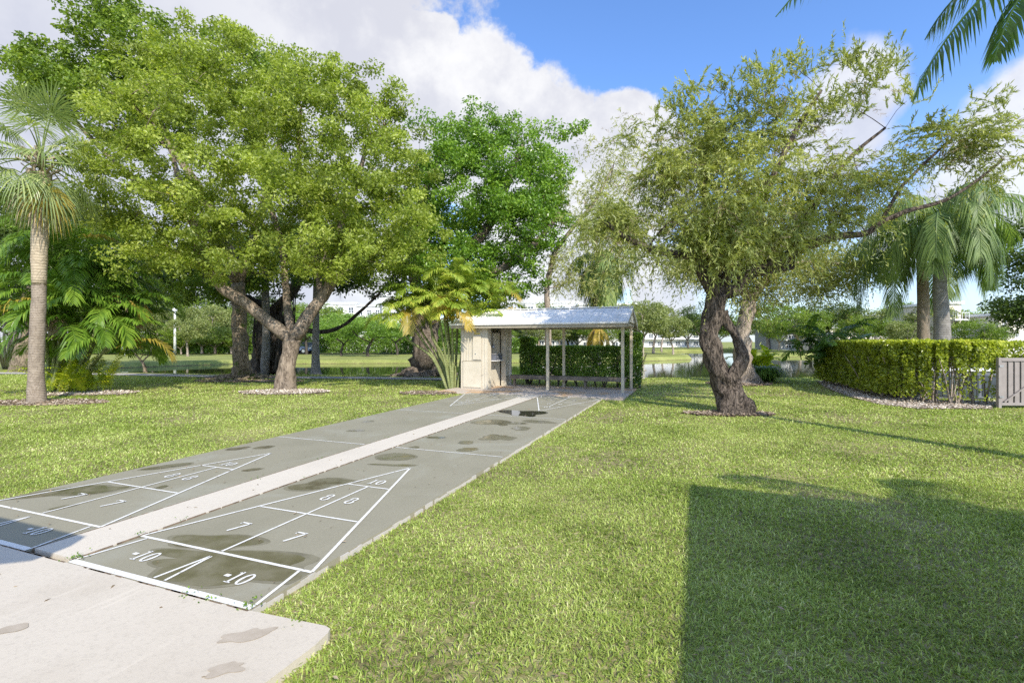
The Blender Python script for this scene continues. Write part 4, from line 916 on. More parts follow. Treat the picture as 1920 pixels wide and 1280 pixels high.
# shelter hedge: low middle, two taller ends
sh_path = lambda v0, v1, u=18.25: [tuple(uv(u, v0)[:2]), tuple(uv(u, v1)[:2])]
hedge('shelter_hedge', 'dark low clipped hedge running behind the shelter bench', sh_path(-5.95, -2.6), .8, 1.47, .25, 12500, .085, .055, 'lf_hedge2', 72, None, 9, 'bk_dark')
hedge('hedge_pillar', 'tall square end of the dark hedge at the left, nearest the shed', sh_path(-6.45, -5.95), .85, 1.78, .2, 4200, .085, .055, 'lf_hedge2', 73, None, 3, 'bk_dark')
hedge('hedge_pillar', 'tall square end of the dark hedge at the right, beside the last posts', sh_path(-2.6, -1.85), .95, 1.95, .05, 6500, .085, .055, 'lf_hedge2', 74, None, 3, 'bk_dark')
# hedge mulch border
pts = [G(1530, 712)[:2], G(1545, 724)[:2], G(1590, 741)[:2], G(1650, 756)[:2], G(1720, 764)[:2], G(1860, 764)[:2], (13.6, 13.6), (12, 13.8), (12.2, 15.5), (13.2, 18), (13.8, 20.2)]
poly = np.array(pts); BEDS.append(poly)
n = len(poly); mb = MB(); mb.add([(x, y, -.026) for x, y in poly], [tuple(range(n))])
rb = mb.build('hedge_bed', M['bed']); tag(rb, 'pale shell border along the foot of the long hedge', 'mulch', kind='stuff')
r = np.random.default_rng(75); N = 16000; cc = np.stack([r.uniform(9.8, 14, N), r.uniform(11.8, 20.5, N)], 1); ins = sdf(cc[:, 0], cc[:, 1], poly) > 0; cc = cc[ins]; n = len(cc)
c = np.concatenate([cc, -.022+r.uniform(0, .025, (n, 1))], 1); v, f = leaf_quads(c, r.normal(size=(n, 3))*[1, 1, .3], r.normal(size=(n, 3))*.4+[0, 0, 1.], .07, .04)
mesh('chips', v, [f], M['shell'], rb, tint=r.uniform(0, 1, n), local=True)

# ------------------------------------------------------------------ shelter
sr = thing('picnic_shelter', 'open beige shelter with white gabled roof and small shed at its left end', 'shelter', uv(15.3, -7.72), RZ)
# local: x along v from shed left wall, y along u from the shed front
def X(v): return v+7.72
def Yl(u): return u-15.3
def bxx(mb, v0, v1, u0, u1, z0, z1): return mb.box(X(v0), X(v1), Yl(u0), Yl(u1), z0, z1)
HE = 2.16
wall = MB(); bxx(wall, -7.72, -6.78, 15.3, 15.38, .012, HE); bxx(wall, -7.72, -7.64, 15.383, 17.12, .012, HE); bxx(wall, -7.72, -6.53, 17.123, 17.2, .012, HE)
bxx(wall, -6.78, -6.70, 15.303, 15.62, .014, HE); bxx(wall, -6.78, -6.60, 16.75, 17.12, .012, HE)
wo = wall.build('shed_wall', M['beige'], sr)
mb = MB()
for k in range(10): bxx(mb, -7.70+k*.1, -7.688+k*.1, 15.287, 15.299, .03, HE-.05)
for k in range(3): bxx(mb, -6.699, -6.690, 15.34+k*.1, 15.352+k*.1, .03, HE-.05)
mb.build('batten', M['beige_trim'], wo)
mb = MB(); bxx(mb, -7.64, -6.84, 15.62, 15.66, .012, HE-.2); bxx(mb, -6.86, -6.83, 15.66, 16.75, .012, HE-.2); mb.build('alcove_panel', M['beige_trim'], sr)
d = MB(); bxx(d, -7.24, -6.93, 15.262, 15.286, 1.02, 1.86); do = d.build('hatch', M['beige_trim'], sr, bevel=.004)
mb = MB(); bxx(mb, -7.16, -7.12, 15.25, 15.262, 1.20, 1.24); mb.build('latch', M['metal_grey'], do)
d = MB(); bxx(d, -7.62, -6.93, 15.268, 15.286, .06, .95); d.build('lower_door', M['beige'], sr, bevel=.004)
mb = MB(); bxx(mb, -7.64, -6.91, 15.258, 15.272, .965, .985); mb.build('door_trim', M['fascia'], sr)
mb = MB(); bxx(mb, -7.20, -6.97, 15.275, 15.286, 1.90, 1.94); mb.build('notice_strip', M['yellow_sign'], sr)
mb = MB(); bxx(mb, -6.83, -6.52, 15.63, 16.40, .96, .985); mb.build('counter_shelf', M['trim_w'], sr, bevel=.003)
mb = MB(); bxx(mb, -6.82, -6.79, 15.72, 16.0, 1.3, 2.0); mb.build('cue_rack', M['fascia'], sr)
posts = [(15.55, -4.62), (15.55, -2.16), (17.2, -4.5), (17.2, -2.1), (17.2, -6.62)]
for (u, v) in posts[:4]:
    pm = MB(); bxx(pm, v-.045, v+.045, u-.045, u+.045, .035, HE-.02); po = pm.build('post', M['post'], sr, bevel=.006)
    pm = MB(); bxx(pm, v-.065, v+.065, u-.065, u+.065, .012, .034); pm.build('post_foot', M['metal_grey'], po)
bm_ = MB(); bxx(bm_, -7.74, -2.02, 15.505, 15.595, HE-.02, HE+.13); bm_.build('eave_beam', M['beige_trim'], sr, bevel=.005)
bm_ = MB(); bxx(bm_, -7.74, -2.02, 17.155, 17.245, HE-.02, HE+.13); bm_.build('eave_beam', M['beige_trim'], sr, bevel=.005)
for v in (-2.07, -4.6, -6.4):
    bm_ = MB(); bxx(bm_, v-.04, v+.04, 15.6, 17.15, HE+.0, HE+.12); bm_.build('tie_beam', M['fascia'], sr)
# roof
u0, u1, um = 15.02, 17.72, 16.37; zr = 2.78; ze = 2.245; v0, v1 = -7.97, -1.93
def slope(ua, za, ub, zb, th, name, mat, parent, inset=0.0):
    mb = MB(); a0, a1 = X(v0+inset), X(v1-inset)
    vv = [(a0, Yl(ua), za), (a1, Yl(ua), za), (a1, Yl(ub), zb), (a0, Yl(ub), zb)]; vv += [(x, y, z-th) for x, y, z in vv]
    mb.add(vv, [(0, 1, 2, 3), (7, 6, 5, 4), (0, 4, 5, 1), (1, 5, 6, 2), (2, 6, 7, 3), (3, 7, 4, 0)]); return mb.build(name, mat, parent)
rf = slope(u0, ze, um-.002, zr, .035, 'roof_panel', M['roof'], sr); slope(um+.002, zr, u1, ze, .035, 'roof_panel', M['roof'], sr)
mb = MB()
nr_ = 21
for k in range(nr_):
    x = X(v0+.05+(v1-v0-.1)*k/(nr_-1))
    mb.beam((x, Yl(u0)+.01, ze+.012), (x, Yl(um)-.03, zr+.008), .028, .022); mb.beam((x, Yl(u1)-.01, ze+.012), (x, Yl(um)+.03, zr+.008), .028, .022)
mb.build('roof_seam', M['roof'], rf)
mb = MB(); mb.beam((X(v0)-.01, Yl(um), zr+.02), (X(v1)+.01, Yl(um), zr+.02), .16, .03); mb.build('ridge_cap', M['roof'], rf, bevel=.006)
mb = MB(); bxx(mb, v0+.01, v1-.01, u0-.022, u0-.002, ze-.15, ze-.002); mb.build('fascia_board', M['fascia'], sr)
mb = MB(); bxx(mb, v0+.01, v1-.01, u1+.002, u1+.022, ze-.15, ze-.002); mb.build('fascia_board', M['fascia'], sr)
mb = MB(); bxx(mb, v0, v1, u0-.07, u0-.024, ze-.045, ze+.012); mb.build('drip_edge', M['roof'], sr, bevel=.006)
for vg in (v1-.02, v0+.02):
    mb = MB(); x = X(vg); mb.beam((x, Yl(u0)+.02, ze-.10), (x, Yl(um), zr-.10), .03, .12); mb.beam((x, Yl(u1)-.02, ze-.10), (x, Yl(um), zr-.10), .03, .12); mb.build('barge_board', M['fascia'], sr)
    mb = MB(); x = X(vg)-.03*(1 if vg > -4 else -1)
    vv = [(x-.012, Yl(15.6), ze+.02), (x-.012, Yl(17.15), ze+.02), (x-.012, Yl(um), zr-.09)]; vv += [(a+.024, b_, c_) for a, b_, c_ in vv]
    mb.add(vv, [(0, 2, 1), (3, 4, 5), (0, 1, 4, 3), (1, 2, 5, 4), (2, 0, 3, 5)]); mb.build('gable_panel', M['beige'], sr)
# long bench
br = thing('long_bench', 'long brown timber bench running under the shelter roof', 'bench', uv(16.85, -6.4), RZ)
W_ = 4.2
mb = MB(); mb.box(0, W_, -.17, -.02, .385, .42); mb.box(0, W_, .0, .15, .385, .42); mb.build('seat', M['bench'], br, bevel=.006)
mb = MB(); mb.box(0.01, W_-.01, -.195, -.172, .28, .41); mb.build('apron', M['bench'], br, bevel=.004)
for k in range(4):
    x = .12+(W_-.24)*k/3; mb = MB(); mb.box(x-.04, x+.04, -.06, .06, .012, .384); mb.build('leg', M['bench'], br, bevel=.005)
# puck crate on counter
cr = thing('storage_bin', 'grey plastic bin sitting on the white shelf of the shed', 'bin', uv(15.98, -6.68, .986), RZ)
mb = MB(); w, d, h, th = .27/2, .30, .20, .012
mb.box(-w+.01, w-.01, -d+.01, d-.01, 0, .012); 
for s in (-1, 1):
    mb.box(min(s*w, s*(w-th)), max(s*w, s*(w-th)), -d, d, .012, h); mb.box(-w+th+.001, w-th-.001, min(s*d, s*(d-th)), max(s*d, s*(d-th)), .012, h)
mb.build('tub', M['bin'], cr, bevel=.006)
mb = MB(); mb.box(-w-.015, w+.015, -d-.015, d+.015, h+.002, h+.03); mb.box(-w*.7, w*.7, -d*.8, d*.8, h+.031, h+.045); mb.build('lid', M['metal_grey'], cr, bevel=.008)
mb = MB()
for k in range(2): mb.tube([(w+.004, -.14+k*.28-.05, .1), (w+.03, -.14+k*.28-.04, .12), (w+.03, -.14+k*.28+.04, .12), (w+.004, -.14+k*.28+.05, .1)], .008, 6)
mb.build('handle', M['metal_grey'], cr, smooth=True)
# wall light
wl = thing('wall_light', 'small round metal lamp hanging in the shed alcove', 'lamp', uv(15.9, -6.78, 1.42), RZ)
mb = MB(); mb.tube([(.0, 0, .62), (.03, 0, .5), (.04, 0, .12)], .010, 6); mb.build('bracket', M['metal_grey'], wl, smooth=True)
mb = MB(); mb.lathe([(.01, .13), (.05, .10), (.075, .03), (.07, 0)], 14, .04, 0); mb.build('lamp_shade', M['metal_grey'], wl, smooth=True)
# stone bench by lake
gb = G(1202, 708); sb = thing('stone_bench', 'small grey stone bench on the lawn right of the shelter hedge', 'bench', gb+[0, 0, -.05])
mb = MB(); mb.box(-.55, .22, -.2, .2, .36, .44); mb.build('seat', M['stone'], sb, bevel=.02)
for x in (-.40, .05):
    mb = MB(); mb.box(x-.08, x+.08, -.15, .15, 0, .358); mb.build('leg', M['stone'], sb, bevel=.015)

# ------------------------------------------------------------------ fence + gate
fr = thing('picket_fence', 'low taupe metal picket fence showing through the hedge beside the gate', 'fence', (10.9, 13.4, 0))
pth = [(14.3, 20.6), (13.3, 17.6), (12.3, 15.4), (11.6, 14.2), (11.75, 13.45), (12.40, 12.75)]
mb = MB()
for a, b_ in zip(pth[:-1], pth[1:]):
    for z in (.14, 1.12, 1.22): mb.beam((*a, z), (*b_, z), .03, .03)
mb.build('rail', M['fence_m'], fr, local=False)
mb = MB(); pk = MB()
for a, b_ in zip(pth[:-1], pth[1:]):
    a = np.array(a); b_ = np.array(b_); L = np.linalg.norm(b_-a); n = int(L/.125)
    for k in range(1, n):
        p = a+(b_-a)*k/n; pk.box(p[0]-.009, p[0]+.009, p[1]-.009, p[1]+.009, .155, 1.205)
    MB().box(a[0]-.03, a[0]+.03, a[1]-.03, a[1]+.03, -.05, 1.27).build('post', M['fence_m'], fr, local=False)
pk.build('picket', M['fence_m'], fr, local=False)
g0 = G(1869, 764.); gt = thing('board_gate', 'closed taupe vertical board gate with diagonal brace at the right edge', 'gate', (12.36, 12.35, 0), math.radians(-3))
mb = MB()
for k in range(9): mb.box(.075+k*.155, .075+k*.155+.142, -.012, .012, .02, 1.17)
mb.build('board', M['gate'], gt, bevel=.003)
for a_ in ((-.02, .055, -.05, .03, -.05, 1.24), (1.48, 1.56, -.05, .03, -.05, 1.24)): MB().box(*a_).build('gate_post', M['gate'], gt, bevel=.005)
for a_ in ((.06, 1.475, -.045, -.014, 1.15, 1.235), (.06, 1.475, -.045, -.014, .03, .10)): MB().box(*a_).build('rail', M['gate'], gt, bevel=.004)
mb = MB(); mb.beam((.12, -.03, .12), (1.42, -.03, 1.10), .028, .06, (0, -1, 0)); mb.build('brace', M['gate'], gt)
mb = MB()
for k in range(0, 8): mb.box(.222+k*.155, .232+k*.155, -.040, -.014, .102, 1.148)
mb.build('batten', M['fence_m'], gt)
mb = MB(); mb.box(-.01, .09, -.065, -.051, .22, .27); mb.box(-.01, .09, -.065, -.051, 1.0, 1.05); mb.build('hinge', M['metal_grey'], gt)

# ------------------------------------------------------------------ cars
def car(name, label, loc, rotz, paint, group=None, van=False):
    rt = thing(name, label, 'car', loc, rotz, group)
    H = 1.75 if van else 1.45; L = 4.5; w = .88
    prof = [(-2.25, .35), (-2.25, .75), (-2.1, .95), (-1.3 if not van else -2.0, 1.0), (1.1, .98), (2.0, .85), (2.22, .65), (2.25, .35)]
    n = len(prof); v = [(x, s*w*(1 if z < .8 else .96), z) for s in (-1, 1) for x, z in prof]
    MB().add(v, [tuple(range(n))[::-1], tuple(range(n, 2*n))]+[(i, (i+1) % n, n+(i+1) % n, n+i) for i in range(n)]).build('body', paint, rt, bevel=.06)
    c0 = [(-2.1, .97), (-1.7, H-.04), (.35, H-.04), (1.15, .97)] if van else [(-1.75, .97), (-1.2, H-.04), (.2, H-.04), (1.05, .97)]
    v = [(x, s*(w-.06 if z < 1.1 else w-.20), z) for s in (-1, 1) for x, z in c0]
    MB().add(v, [(3, 2, 1, 0), (4, 5, 6, 7)]+[(i, (i+1) % 4, 4+(i+1) % 4, 4+i) for i in range(4)]).build('window_glass', M['glass'], rt, bevel=.02)
    a, b_ = c0[1][0], c0[2][0]; MB().box(a-.03, b_+.05, -w+.17, w-.17, H-.038, H).build('roof', paint, rt, bevel=.02)
    mb = MB()
    for s in (-1, 1):
        for (p, q) in ((c0[0], c0[1]), (c0[2], c0[3]), ((-.4, .97), (-.4, H-.03))):
            mb.beam((p[0], s*(w-.045), p[1]), (q[0], s*(w-.045 if q[1] < 1.1 else w-.185), q[1]), .05, .05)
    mb.build('pillar', paint, rt)
    for x in (-1.4, 1.4):
        for s in (-1, 1):
            y = s*.86; a_, b2 = sorted((y-.11*s, y+.03*s)); ty = MB().tube([(x, a_, .33), (x, b2, .33)], .33, 20).build('wheel', M['tyre'], rt, smooth=False)
            MB().tube([(x, (b2 if s > 0 else a_)-.005, .33), (x, (b2 if s > 0 else a_)+.008, .33)], .2, 14).build('rim', M['rim'], ty)
    for s in (-1, 1): MB().box(2.16, 2.26, min(s*.5, s*.82), max(s*.5, s*.82), .62, .74).build('headlight', M['headlamp'], rt, bevel=.01)
    return rt
eq = thing('equipment_cabinet', 'low dark cabinet with rounded white top seen through the fence', 'cabinet', (11.75, 14.35, -.05), math.radians(2))
MB().box(0, 2.9, 0, .9, .0, .80).build('cabinet_body', M['bin'], eq, bevel=.03)
MB().box(-.06, 2.96, -.06, .96, .803, .89).build('cabinet_top', M['car_white'], eq, bevel=.035)
for k in range(4): MB().box(.06+k*.72, .06+k*.72+.62, -.02, -.003, .08, .70).build('door_panel', M['glass'], eq, bevel=.004)
fc = [(555, 'blue parked car across the lake left of the slim palm', 'car_blue', 64), (350, 'white parked car across the lake behind the small round tree', 'car_white', 68), (405, 'silver parked car across the lake between pale trunks', 'car_silver', 67), (480, 'white parked car across the lake beside the mossy trunk', 'car_white', 66),
      (575, 'silver car parked across the lake half hidden by the slim palm', 'car_silver', 68), (290, 'white car parked far across the lake behind the bare shrub', 'car_white', 70)]
for (px, lb, mt, Yc) in fc: car('parked_car', lb, ((px-960)*Yc/F, Yc, .08), random.uniform(-.1, .1)+PI*random.randint(0, 1), M[mt], 'cars parked across the lake')

# ------------------------------------------------------------------ buildings
def block(name, label, x0, x1, Y, H, depth, mat, floors, cols, balcony=False, rotz=0.0, win=(.55, .55), cat='building', z0=0.0, roofmat=None, fl0=0):
    cx = (x0+x1)/2; rt = thing(name, label, cat, (cx, Y, z0), rotz); w = x1-x0
    MB().box(-w/2, w/2, 0, depth, 0, H).build('wall', M[mat], rt)
    MB().box(-w/2-.25, w/2+.25, -.25, depth+.25, H+.002, H+.35).build('roof', M[roofmat or 'trim_w'], rt, bevel=.03)
    fh = H/floors; proto = {}
    for fl in range(floors):
        if balcony: 
            b_ = MB().box(-w/2+.1, w/2-.1, -1.3, -.003, fl*fh+.0, fl*fh+.18).build('balcony', M['trim_w'], rt)
            mb = MB(); mb.box(-w/2+.1, w/2-.1, -1.3, -1.24, fl*fh+.95, fl*fh+1.02)
            n = int(w/.5)
            for k in range(n+1): xx = -w/2+.15+(w-.3)*k/n; mb.box(xx-.02, xx+.02, -1.29, -1.25, fl*fh+.181, fl*fh+.949)
            mb.build('railing', M['trim_w'], b_)
        for c in range(cols):
            cw = w/cols; wx = cw*win[0]; wz = fh*win[1]; X0 = -w/2+cw*(c+.5)-wx/2; Z0 = fl*fh+fh*(.18 if balcony else .28)
            key = 'f'
            if key not in proto:
                mb = MB(); t_ = .09
                mb.box(0, wx, -.06, -.004, 0, t_); mb.box(0, wx, -.06, -.004, wz-t_, wz); mb.box(0, t_, -.058, -.004, t_, wz-t_); mb.box(wx-t_, wx, -.058, -.004, t_, wz-t_); mb.box(wx/2-t_/2, wx/2+t_/2, -.05, -.004, t_, wz-t_)
                f_ = mb.build('window', M['trim_w'], rt); g_ = MB().box(t_+.002, wx-t_-.002, -.03, -.004, t_+.002, wz-t_-.002).build('pane', M['glass'], f_); proto[key] = f_
            else: f_ = copy_tree(proto[key], rt)
            f_.location = (X0, 0, Z0)
    return rt
def bx_px(px0, px1, Y): return (px0-960)*Y/F, (px1-960)*Y/F
def hgt(py, Y): return CH+(640-py)*Y/F
a, b_ = bx_px(668, 716, 100); block('apartment_building', 'white balcony block across the lake, left of the blank white tower', a, b_, 100, hgt(575, 100), 10, 'wall_white', 4, 3, True)
a, b_ = bx_px(716, 752, 98); block('apartment_building', 'blank white tower wall across the lake left of the areca palm', a, b_, 98, hgt(556, 98), 9, 'wall_white', 5, 1, False, win=(.10, .25))
a, b_ = bx_px(590, 668, 106); block('apartment_building', 'white roofline across the lake seen above the right limb of the forked tree', a, b_, 106, hgt(570, 106), 10, 'wall_white', 4, 4, True)
a, b_ = bx_px(985, 1085, 104); block('apartment_building', 'white balcony building above the left half of the shelter roof', a, b_, 104, hgt(568, 104), 10, 'wall_white', 4, 5, True)
a, b_ = bx_px(1085, 1195, 96); block('apartment_building', 'white building with square windows above the right half of the shelter roof', a, b_, 96, hgt(572, 96), 10, 'wall_white', 4, 4, False, win=(.4, .45))
a, b_ = bx_px(760, 985, 108); block('apartment_building', 'low white building glimpsed through the fronds of the areca palm', a, b_, 108, hgt(600, 108), 10, 'wall_white', 3, 8, True)
a, b_ = bx_px(1195, 1330, 140); block('apartment_building', 'distant white building over the far water behind the peninsula', a, b_, 140, hgt(622, 140), 10, 'wall_white', 2, 8, True)
a, b_ = bx_px(1465, 1540, 92); block('apartment_building', 'grey building across the lake left of the long hedge', a, b_, 92, hgt(602, 92), 10, 'wall_grey', 3, 3, True)
a, b_ = bx_px(1772, 1802, 62); block('apartment_building', 'cream balcony corner block right of the fat grey palm trunk', a, b_, 62, hgt(570, 62), 9, 'wall_cream', 3, 1, True, win=(.6, .5))
a, b_ = bx_px(1872, 2010, 58); block('apartment_building', 'cream building with small white windows at the right edge', a, b_, 58, hgt(592, 58), 9, 'wall_cream', 3, 6, False, win=(.32, .45))
a, b_ = bx_px(1540, 1770, 84); block('apartment_building', 'low cream building hidden behind the drooping palms', a, b_, 84, hgt(616, 84), 9, 'wall_cream', 2, 8, True)
a, b_ = bx_px(195, 470, 82); block('carport', 'long low white carport across the lake at left', a, b_, 82, 2.6, 6, 'wall_white', 1, 16, False, cat='carport', win=(.7, .6))
a, b_ = bx_px(640, 900, 78); block('low_building', 'low white single storey building behind the far green trees', a, b_, 78, 2.9, 7, 'wall_white', 1, 12, False, win=(.5, .55))
ribbon('car_park', [(-70, 67), (-30, 67), (-5, 68), (12, 70)], 9, .075, 'asphalt')
# clubhouse behind the camera : throws the big lawn shadow
ch = thing('clubhouse', 'single storey clubhouse beside the camera, outside the picture at right', 'building', uv(3.05, 3.05), RZ)
MB().box(0, 3.3, -9.5, 0, -.1, 2.75).build('wall', M['wall_cream'], ch)
MB().box(-.30, 3.6, -9.8, .30, 2.752, 2.95).build('roof', M['tile'], ch, bevel=.02)
for k in range(3):
    wf = MB().box(-.03, -.003, -2.6-k*2.6, -1.4-k*2.6, 1.0, 2.1).build('window', M['trim_w'], ch); MB().box(-.045, -.031, -2.5-k*2.6, -1.5-k*2.6, 1.08, 2.02).build('pane', M['glass'], wf)
# unseen made-up canopy left of the camera, shaped to throw the slab shadow
SD = np.array([-.4226, .9063, 0]); cot = 1/math.tan(math.radians(37)); Hc = 2.5
sh = [(158, 1009), (134, 1024), (94, 1040), (62, 1052), (0, 1059)]; pc = [G(*p_)-SD*Hc*cot for p_ in sh]
pc += [pc[-1]-V*1.6-U*.05, pc[0]-V*2.2]
root = thing('shadow_blocker', 'unseen umbrella left of the camera, outside the picture', 'blocker', pc[2]-V*1.2)
mb = MB(); mb.prism([(p_[0], p_[1]) for p_ in pc][::-1], Hc, Hc+.03); mb.build('blocker_sheet', M['blocker_mat'], root, local=False)
mb = MB(); q = pc[5]*.5+pc[6]*.5; mb.tube([(q[0], q[1], 0), (q[0], q[1], Hc-.003)], .025, 10); mb.build('pole', M['metal_grey'], root, local=False)

# far lamp pole, sign
lp = thing('lamp_post', 'white lamp post across the lake left of the mossy trunk', 'lamp post', ((328-960)*58/F, 58, .05))
MB().tube([(0, 0, -.1), (0, 0, 5.2)], [.16, .10], 10).build('pole', M['lamp_white'], lp, smooth=True); MB().lathe([(.05, 5.2), (.28, 5.25), (.22, 5.5), (.05, 5.6)], 12).build('lamp_head', M['lamp_white'], lp)
sg_ = thing('small_sign', 'small white sign board on the far lawn at left', 'sign', ((234-960)*56/F, 56, .05))
MB().box(-.02, .02, -.02, .02, -.1, .5).build('post', M['lamp_white'], sg_); MB().box(-.4, .4, -.03, .0, .5, 1.15).build('panel', M['lamp_white'], sg_, bevel=.01)

# ------------------------------------------------------------------ far trees
def far_tree(kind, seed, H, Rc, lmat, bmat, n=90, per=60, L=.30, W=.16, flat=.6, trunk_h=.35):
    r = np.random.default_rng(seed); base = np.zeros(3)
    limbs = [PL([base+[0, 0, -.3], base+[.05, 0, H*trunk_h*.5], base+[r.normal()*.2, r.normal()*.2, H*trunk_h]], [.26*H/8, .19*H/8, .17*H/8])]
    for k in range(3):
        a = k*2.1+r.uniform(0, 1); limbs.append(PL([np.array([math.cos(a)*Rc*.3, math.sin(a)*Rc*.3, H*(trunk_h+.15)]), np.array([math.cos(a)*Rc*.5, math.sin(a)*Rc*.5, H*(trunk_h+.35)])], [.11*H/8, .07*H/8], 2))
    E = [(np.array([0, 0, H*(.5+trunk_h*.55)]), (Rc*.85, Rc*.85, H*(1-trunk_h)*.42))]
    for k in range(6): a = r.uniform(0, 2*PI); E.append((np.array([math.cos(a)*Rc*.55, math.sin(a)*Rc*.55, H*r.uniform(trunk_h+.2, .82)]), (Rc*.45, Rc*.45, H*.17)))
    return leafy_tree(kind, 'x', 'tree', base, limbs, E, n, Rc*.22, per, L, W, lmat, bmat, seed, tip=.02, flat=flat, step=1.2)
used = {}
protos = {'green': far_tree('far_shade_tree', 101, 7.5, 4.2, 'lf_bright', 'bk_dark'), 'olive': far_tree('far_olive_tree', 102, 7.0, 3.6, 'lf_olive', 'bk_pale'),
          'dark': far_tree('far_dense_tree', 103, 9.5, 4.8, 'lf_dark', 'bk_dark', 120, 60, trunk_h=.2), 'mid': far_tree('far_leafy_tree', 104, 9.0, 4.6, 'lf_tall', 'bk_pale', 110, 60, trunk_h=.25)}
def place(kind, px, Y, s, label, sx=1.0, group='trees beyond the lake'):
    o = protos[kind]
    if kind in used: o = copy_tree(o)
    used[kind] = 1; x = (px-960)*Y/F
    o.location = (x, Y, 0 if Y < 50 else .0); o.rotation_euler = (0, 0, random.uniform(0, 6.28)); o.scale = (s*sx, s*sx, s); o['label'] = label; o['group'] = group
    return o
far = [('olive', 352, 55, .62, 'small round pale olive tree on the far lawn left of the mossy trunk', 1),
 ('green', 690, 54, .58, 'spreading bright green tree with two pale stems on the far lawn at centre', 1.5),
 ('green', 640, 56, .52, 'small bright green tree on the far lawn right of the slim palm', 1.3),
 ('green', 745, 60, .55, 'bright green tree on the far lawn just left of the thick ficus trunk', 1.2),
 ('dark', 700, 84, .72, 'dark green tree in front of the white balcony block across the lake', 1),
 ('mid', 625, 88, .8, 'leafy tree rising left of the white balcony block across the lake', 1),
 ('mid', 560, 80, .9, None, 1), ('dark', 500, 76, .9, None, 1), ('mid', 430, 74, .8, None, 1), ('olive', 395, 66, .95, 'pale trunked olive tree beside the parked cars', 1), ('dark', 320, 78, .85, None, 1), ('olive', 285, 62, .9, None, 1),
 ('mid', 230, 70, .9, None, 1), ('dark', 160, 68, 1.0, None, 1), ('mid', 90, 60, 1.0, None, 1), ('dark', 20, 58, 1.1, None, 1), ('mid', -60, 55, 1.1, None, 1), ('dark', 850, 74, .62, None, 1.2), ('mid', 925, 78, .62, None, 1.2), ('olive', 1000, 70, .62, None, 1),
 ('olive', 1205, 56, .92, 'greyish olive tree on the peninsula right beside the shelter hedge', 1), ('olive', 1225, 66, .95, 'greyish olive tree in the middle of the peninsula', 1), ('olive', 1262, 62, .68, 'small greyish olive tree at the tip of the peninsula', 1), ('olive', 1180, 70, .95, None, 1),
 ('mid', 600, 88, 1.0, None, 1.1), ('green', 660, 80, .85, None, 1.2), ('mid', 1010, 84, .95, None, 1.2), ('dark', 1065, 90, .8, None, 1.2), ('mid', 1110, 80, .8, None, 1.1), ('mid', 1850, 62, .7, None, 1.2), ('olive', 1750, 64, .9, None, 1.2), ('mid', 1800, 74, .75, None, 1.1),
 ('dark', 60, 66, 1.3, None, 1.2), ('mid', 190, 76, 1.35, None, 1.2), ('dark', 265, 84, 1.3, None, 1.2), ('mid', 370, 86, 1.25, None, 1.2), ('dark', 460, 90, 1.2, None, 1.2), ('mid', 530, 92, 1.1, None, 1.1), ('green', 575, 62, .7, None, 1.2), ('green', 800, 62, .6, None, 1.2), ('mid', 880, 90, .9, None, 1.1), ('dark', 975, 92, .75, None, 1.1), ('olive', 1050, 80, .62, None, 1.1), ('dark', 1120, 90, .62, None, 1), ('dark', 1320, 104, 1.1, None, 1.3), ('mid', 1440, 96, 1.1, None, 1.3), ('mid', 1500, 72, .75, None, 1.2), ('dark', 1560, 76, .95, None, 1.2), ('olive', 1625, 74, .95, None, 1.2), ('mid', 1690, 76, .9, None, 1.2),
 ('mid', 1290, 112, .9, 'leafy green tree on the far shore straight beyond the peninsula tip', 1.1), ('mid', 1350, 118, .9, None, 1.2), ('olive', 1240, 84, .9, None, 1), ('olive', 1420, 108, .95, None, 1.2), ('mid', 1460, 74, .62, 'green tree on the far lawn in front of the grey building', 1), ('dark', 1520, 80, .9, None, 1.2),
 ('mid', 1600, 70, .62, None, 1.2), ('mid', 1660, 66, .55, None, 1.3), ('olive', 1700, 60, .6, None, 1), ('mid', 1835, 48, .45, 'low green tree below the cream balcony block', 1.2), ('dark', 1860, 54, .42, None, 1),
 ('dark', 1080, 86, .55, None, 1.2), ('mid', 1150, 82, .55, None, 1.2), ('dark', 1340, 130, .9, None, 1.5)]
rb_ = random.Random(5)
for k_ in range(16):
    far.append((rb_.choice(['mid', 'green', 'dark']), 190+k_*24+rb_.randint(-8, 8), 62+rb_.random()*4, .30+rb_.random()*.14, None, 1.5))
for k_ in range(10):
    far.append((rb_.choice(['mid', 'green', 'dark']), 560+k_*42+rb_.randint(-8, 8), 68+rb_.random()*4, .34+rb_.random()*.16, None, 1.5))
gl = {'dark': 'dense dark tree in the tree belt across the lake', 'mid': 'leafy mid green tree in the tree belt across the lake', 'olive': 'greyish olive tree with pale trunk in the tree belt across the lake', 'green': 'bright green tree across the lake'}
gg = {'dark': 'dense dark trees across the lake', 'mid': 'leafy trees across the lake', 'olive': 'olive trees across the lake', 'green': 'bright trees across the lake'}
for kind, px, Y, s, lb, sx in far: place(kind, px, Y, s, lb or gl[kind], sx, gg[kind])
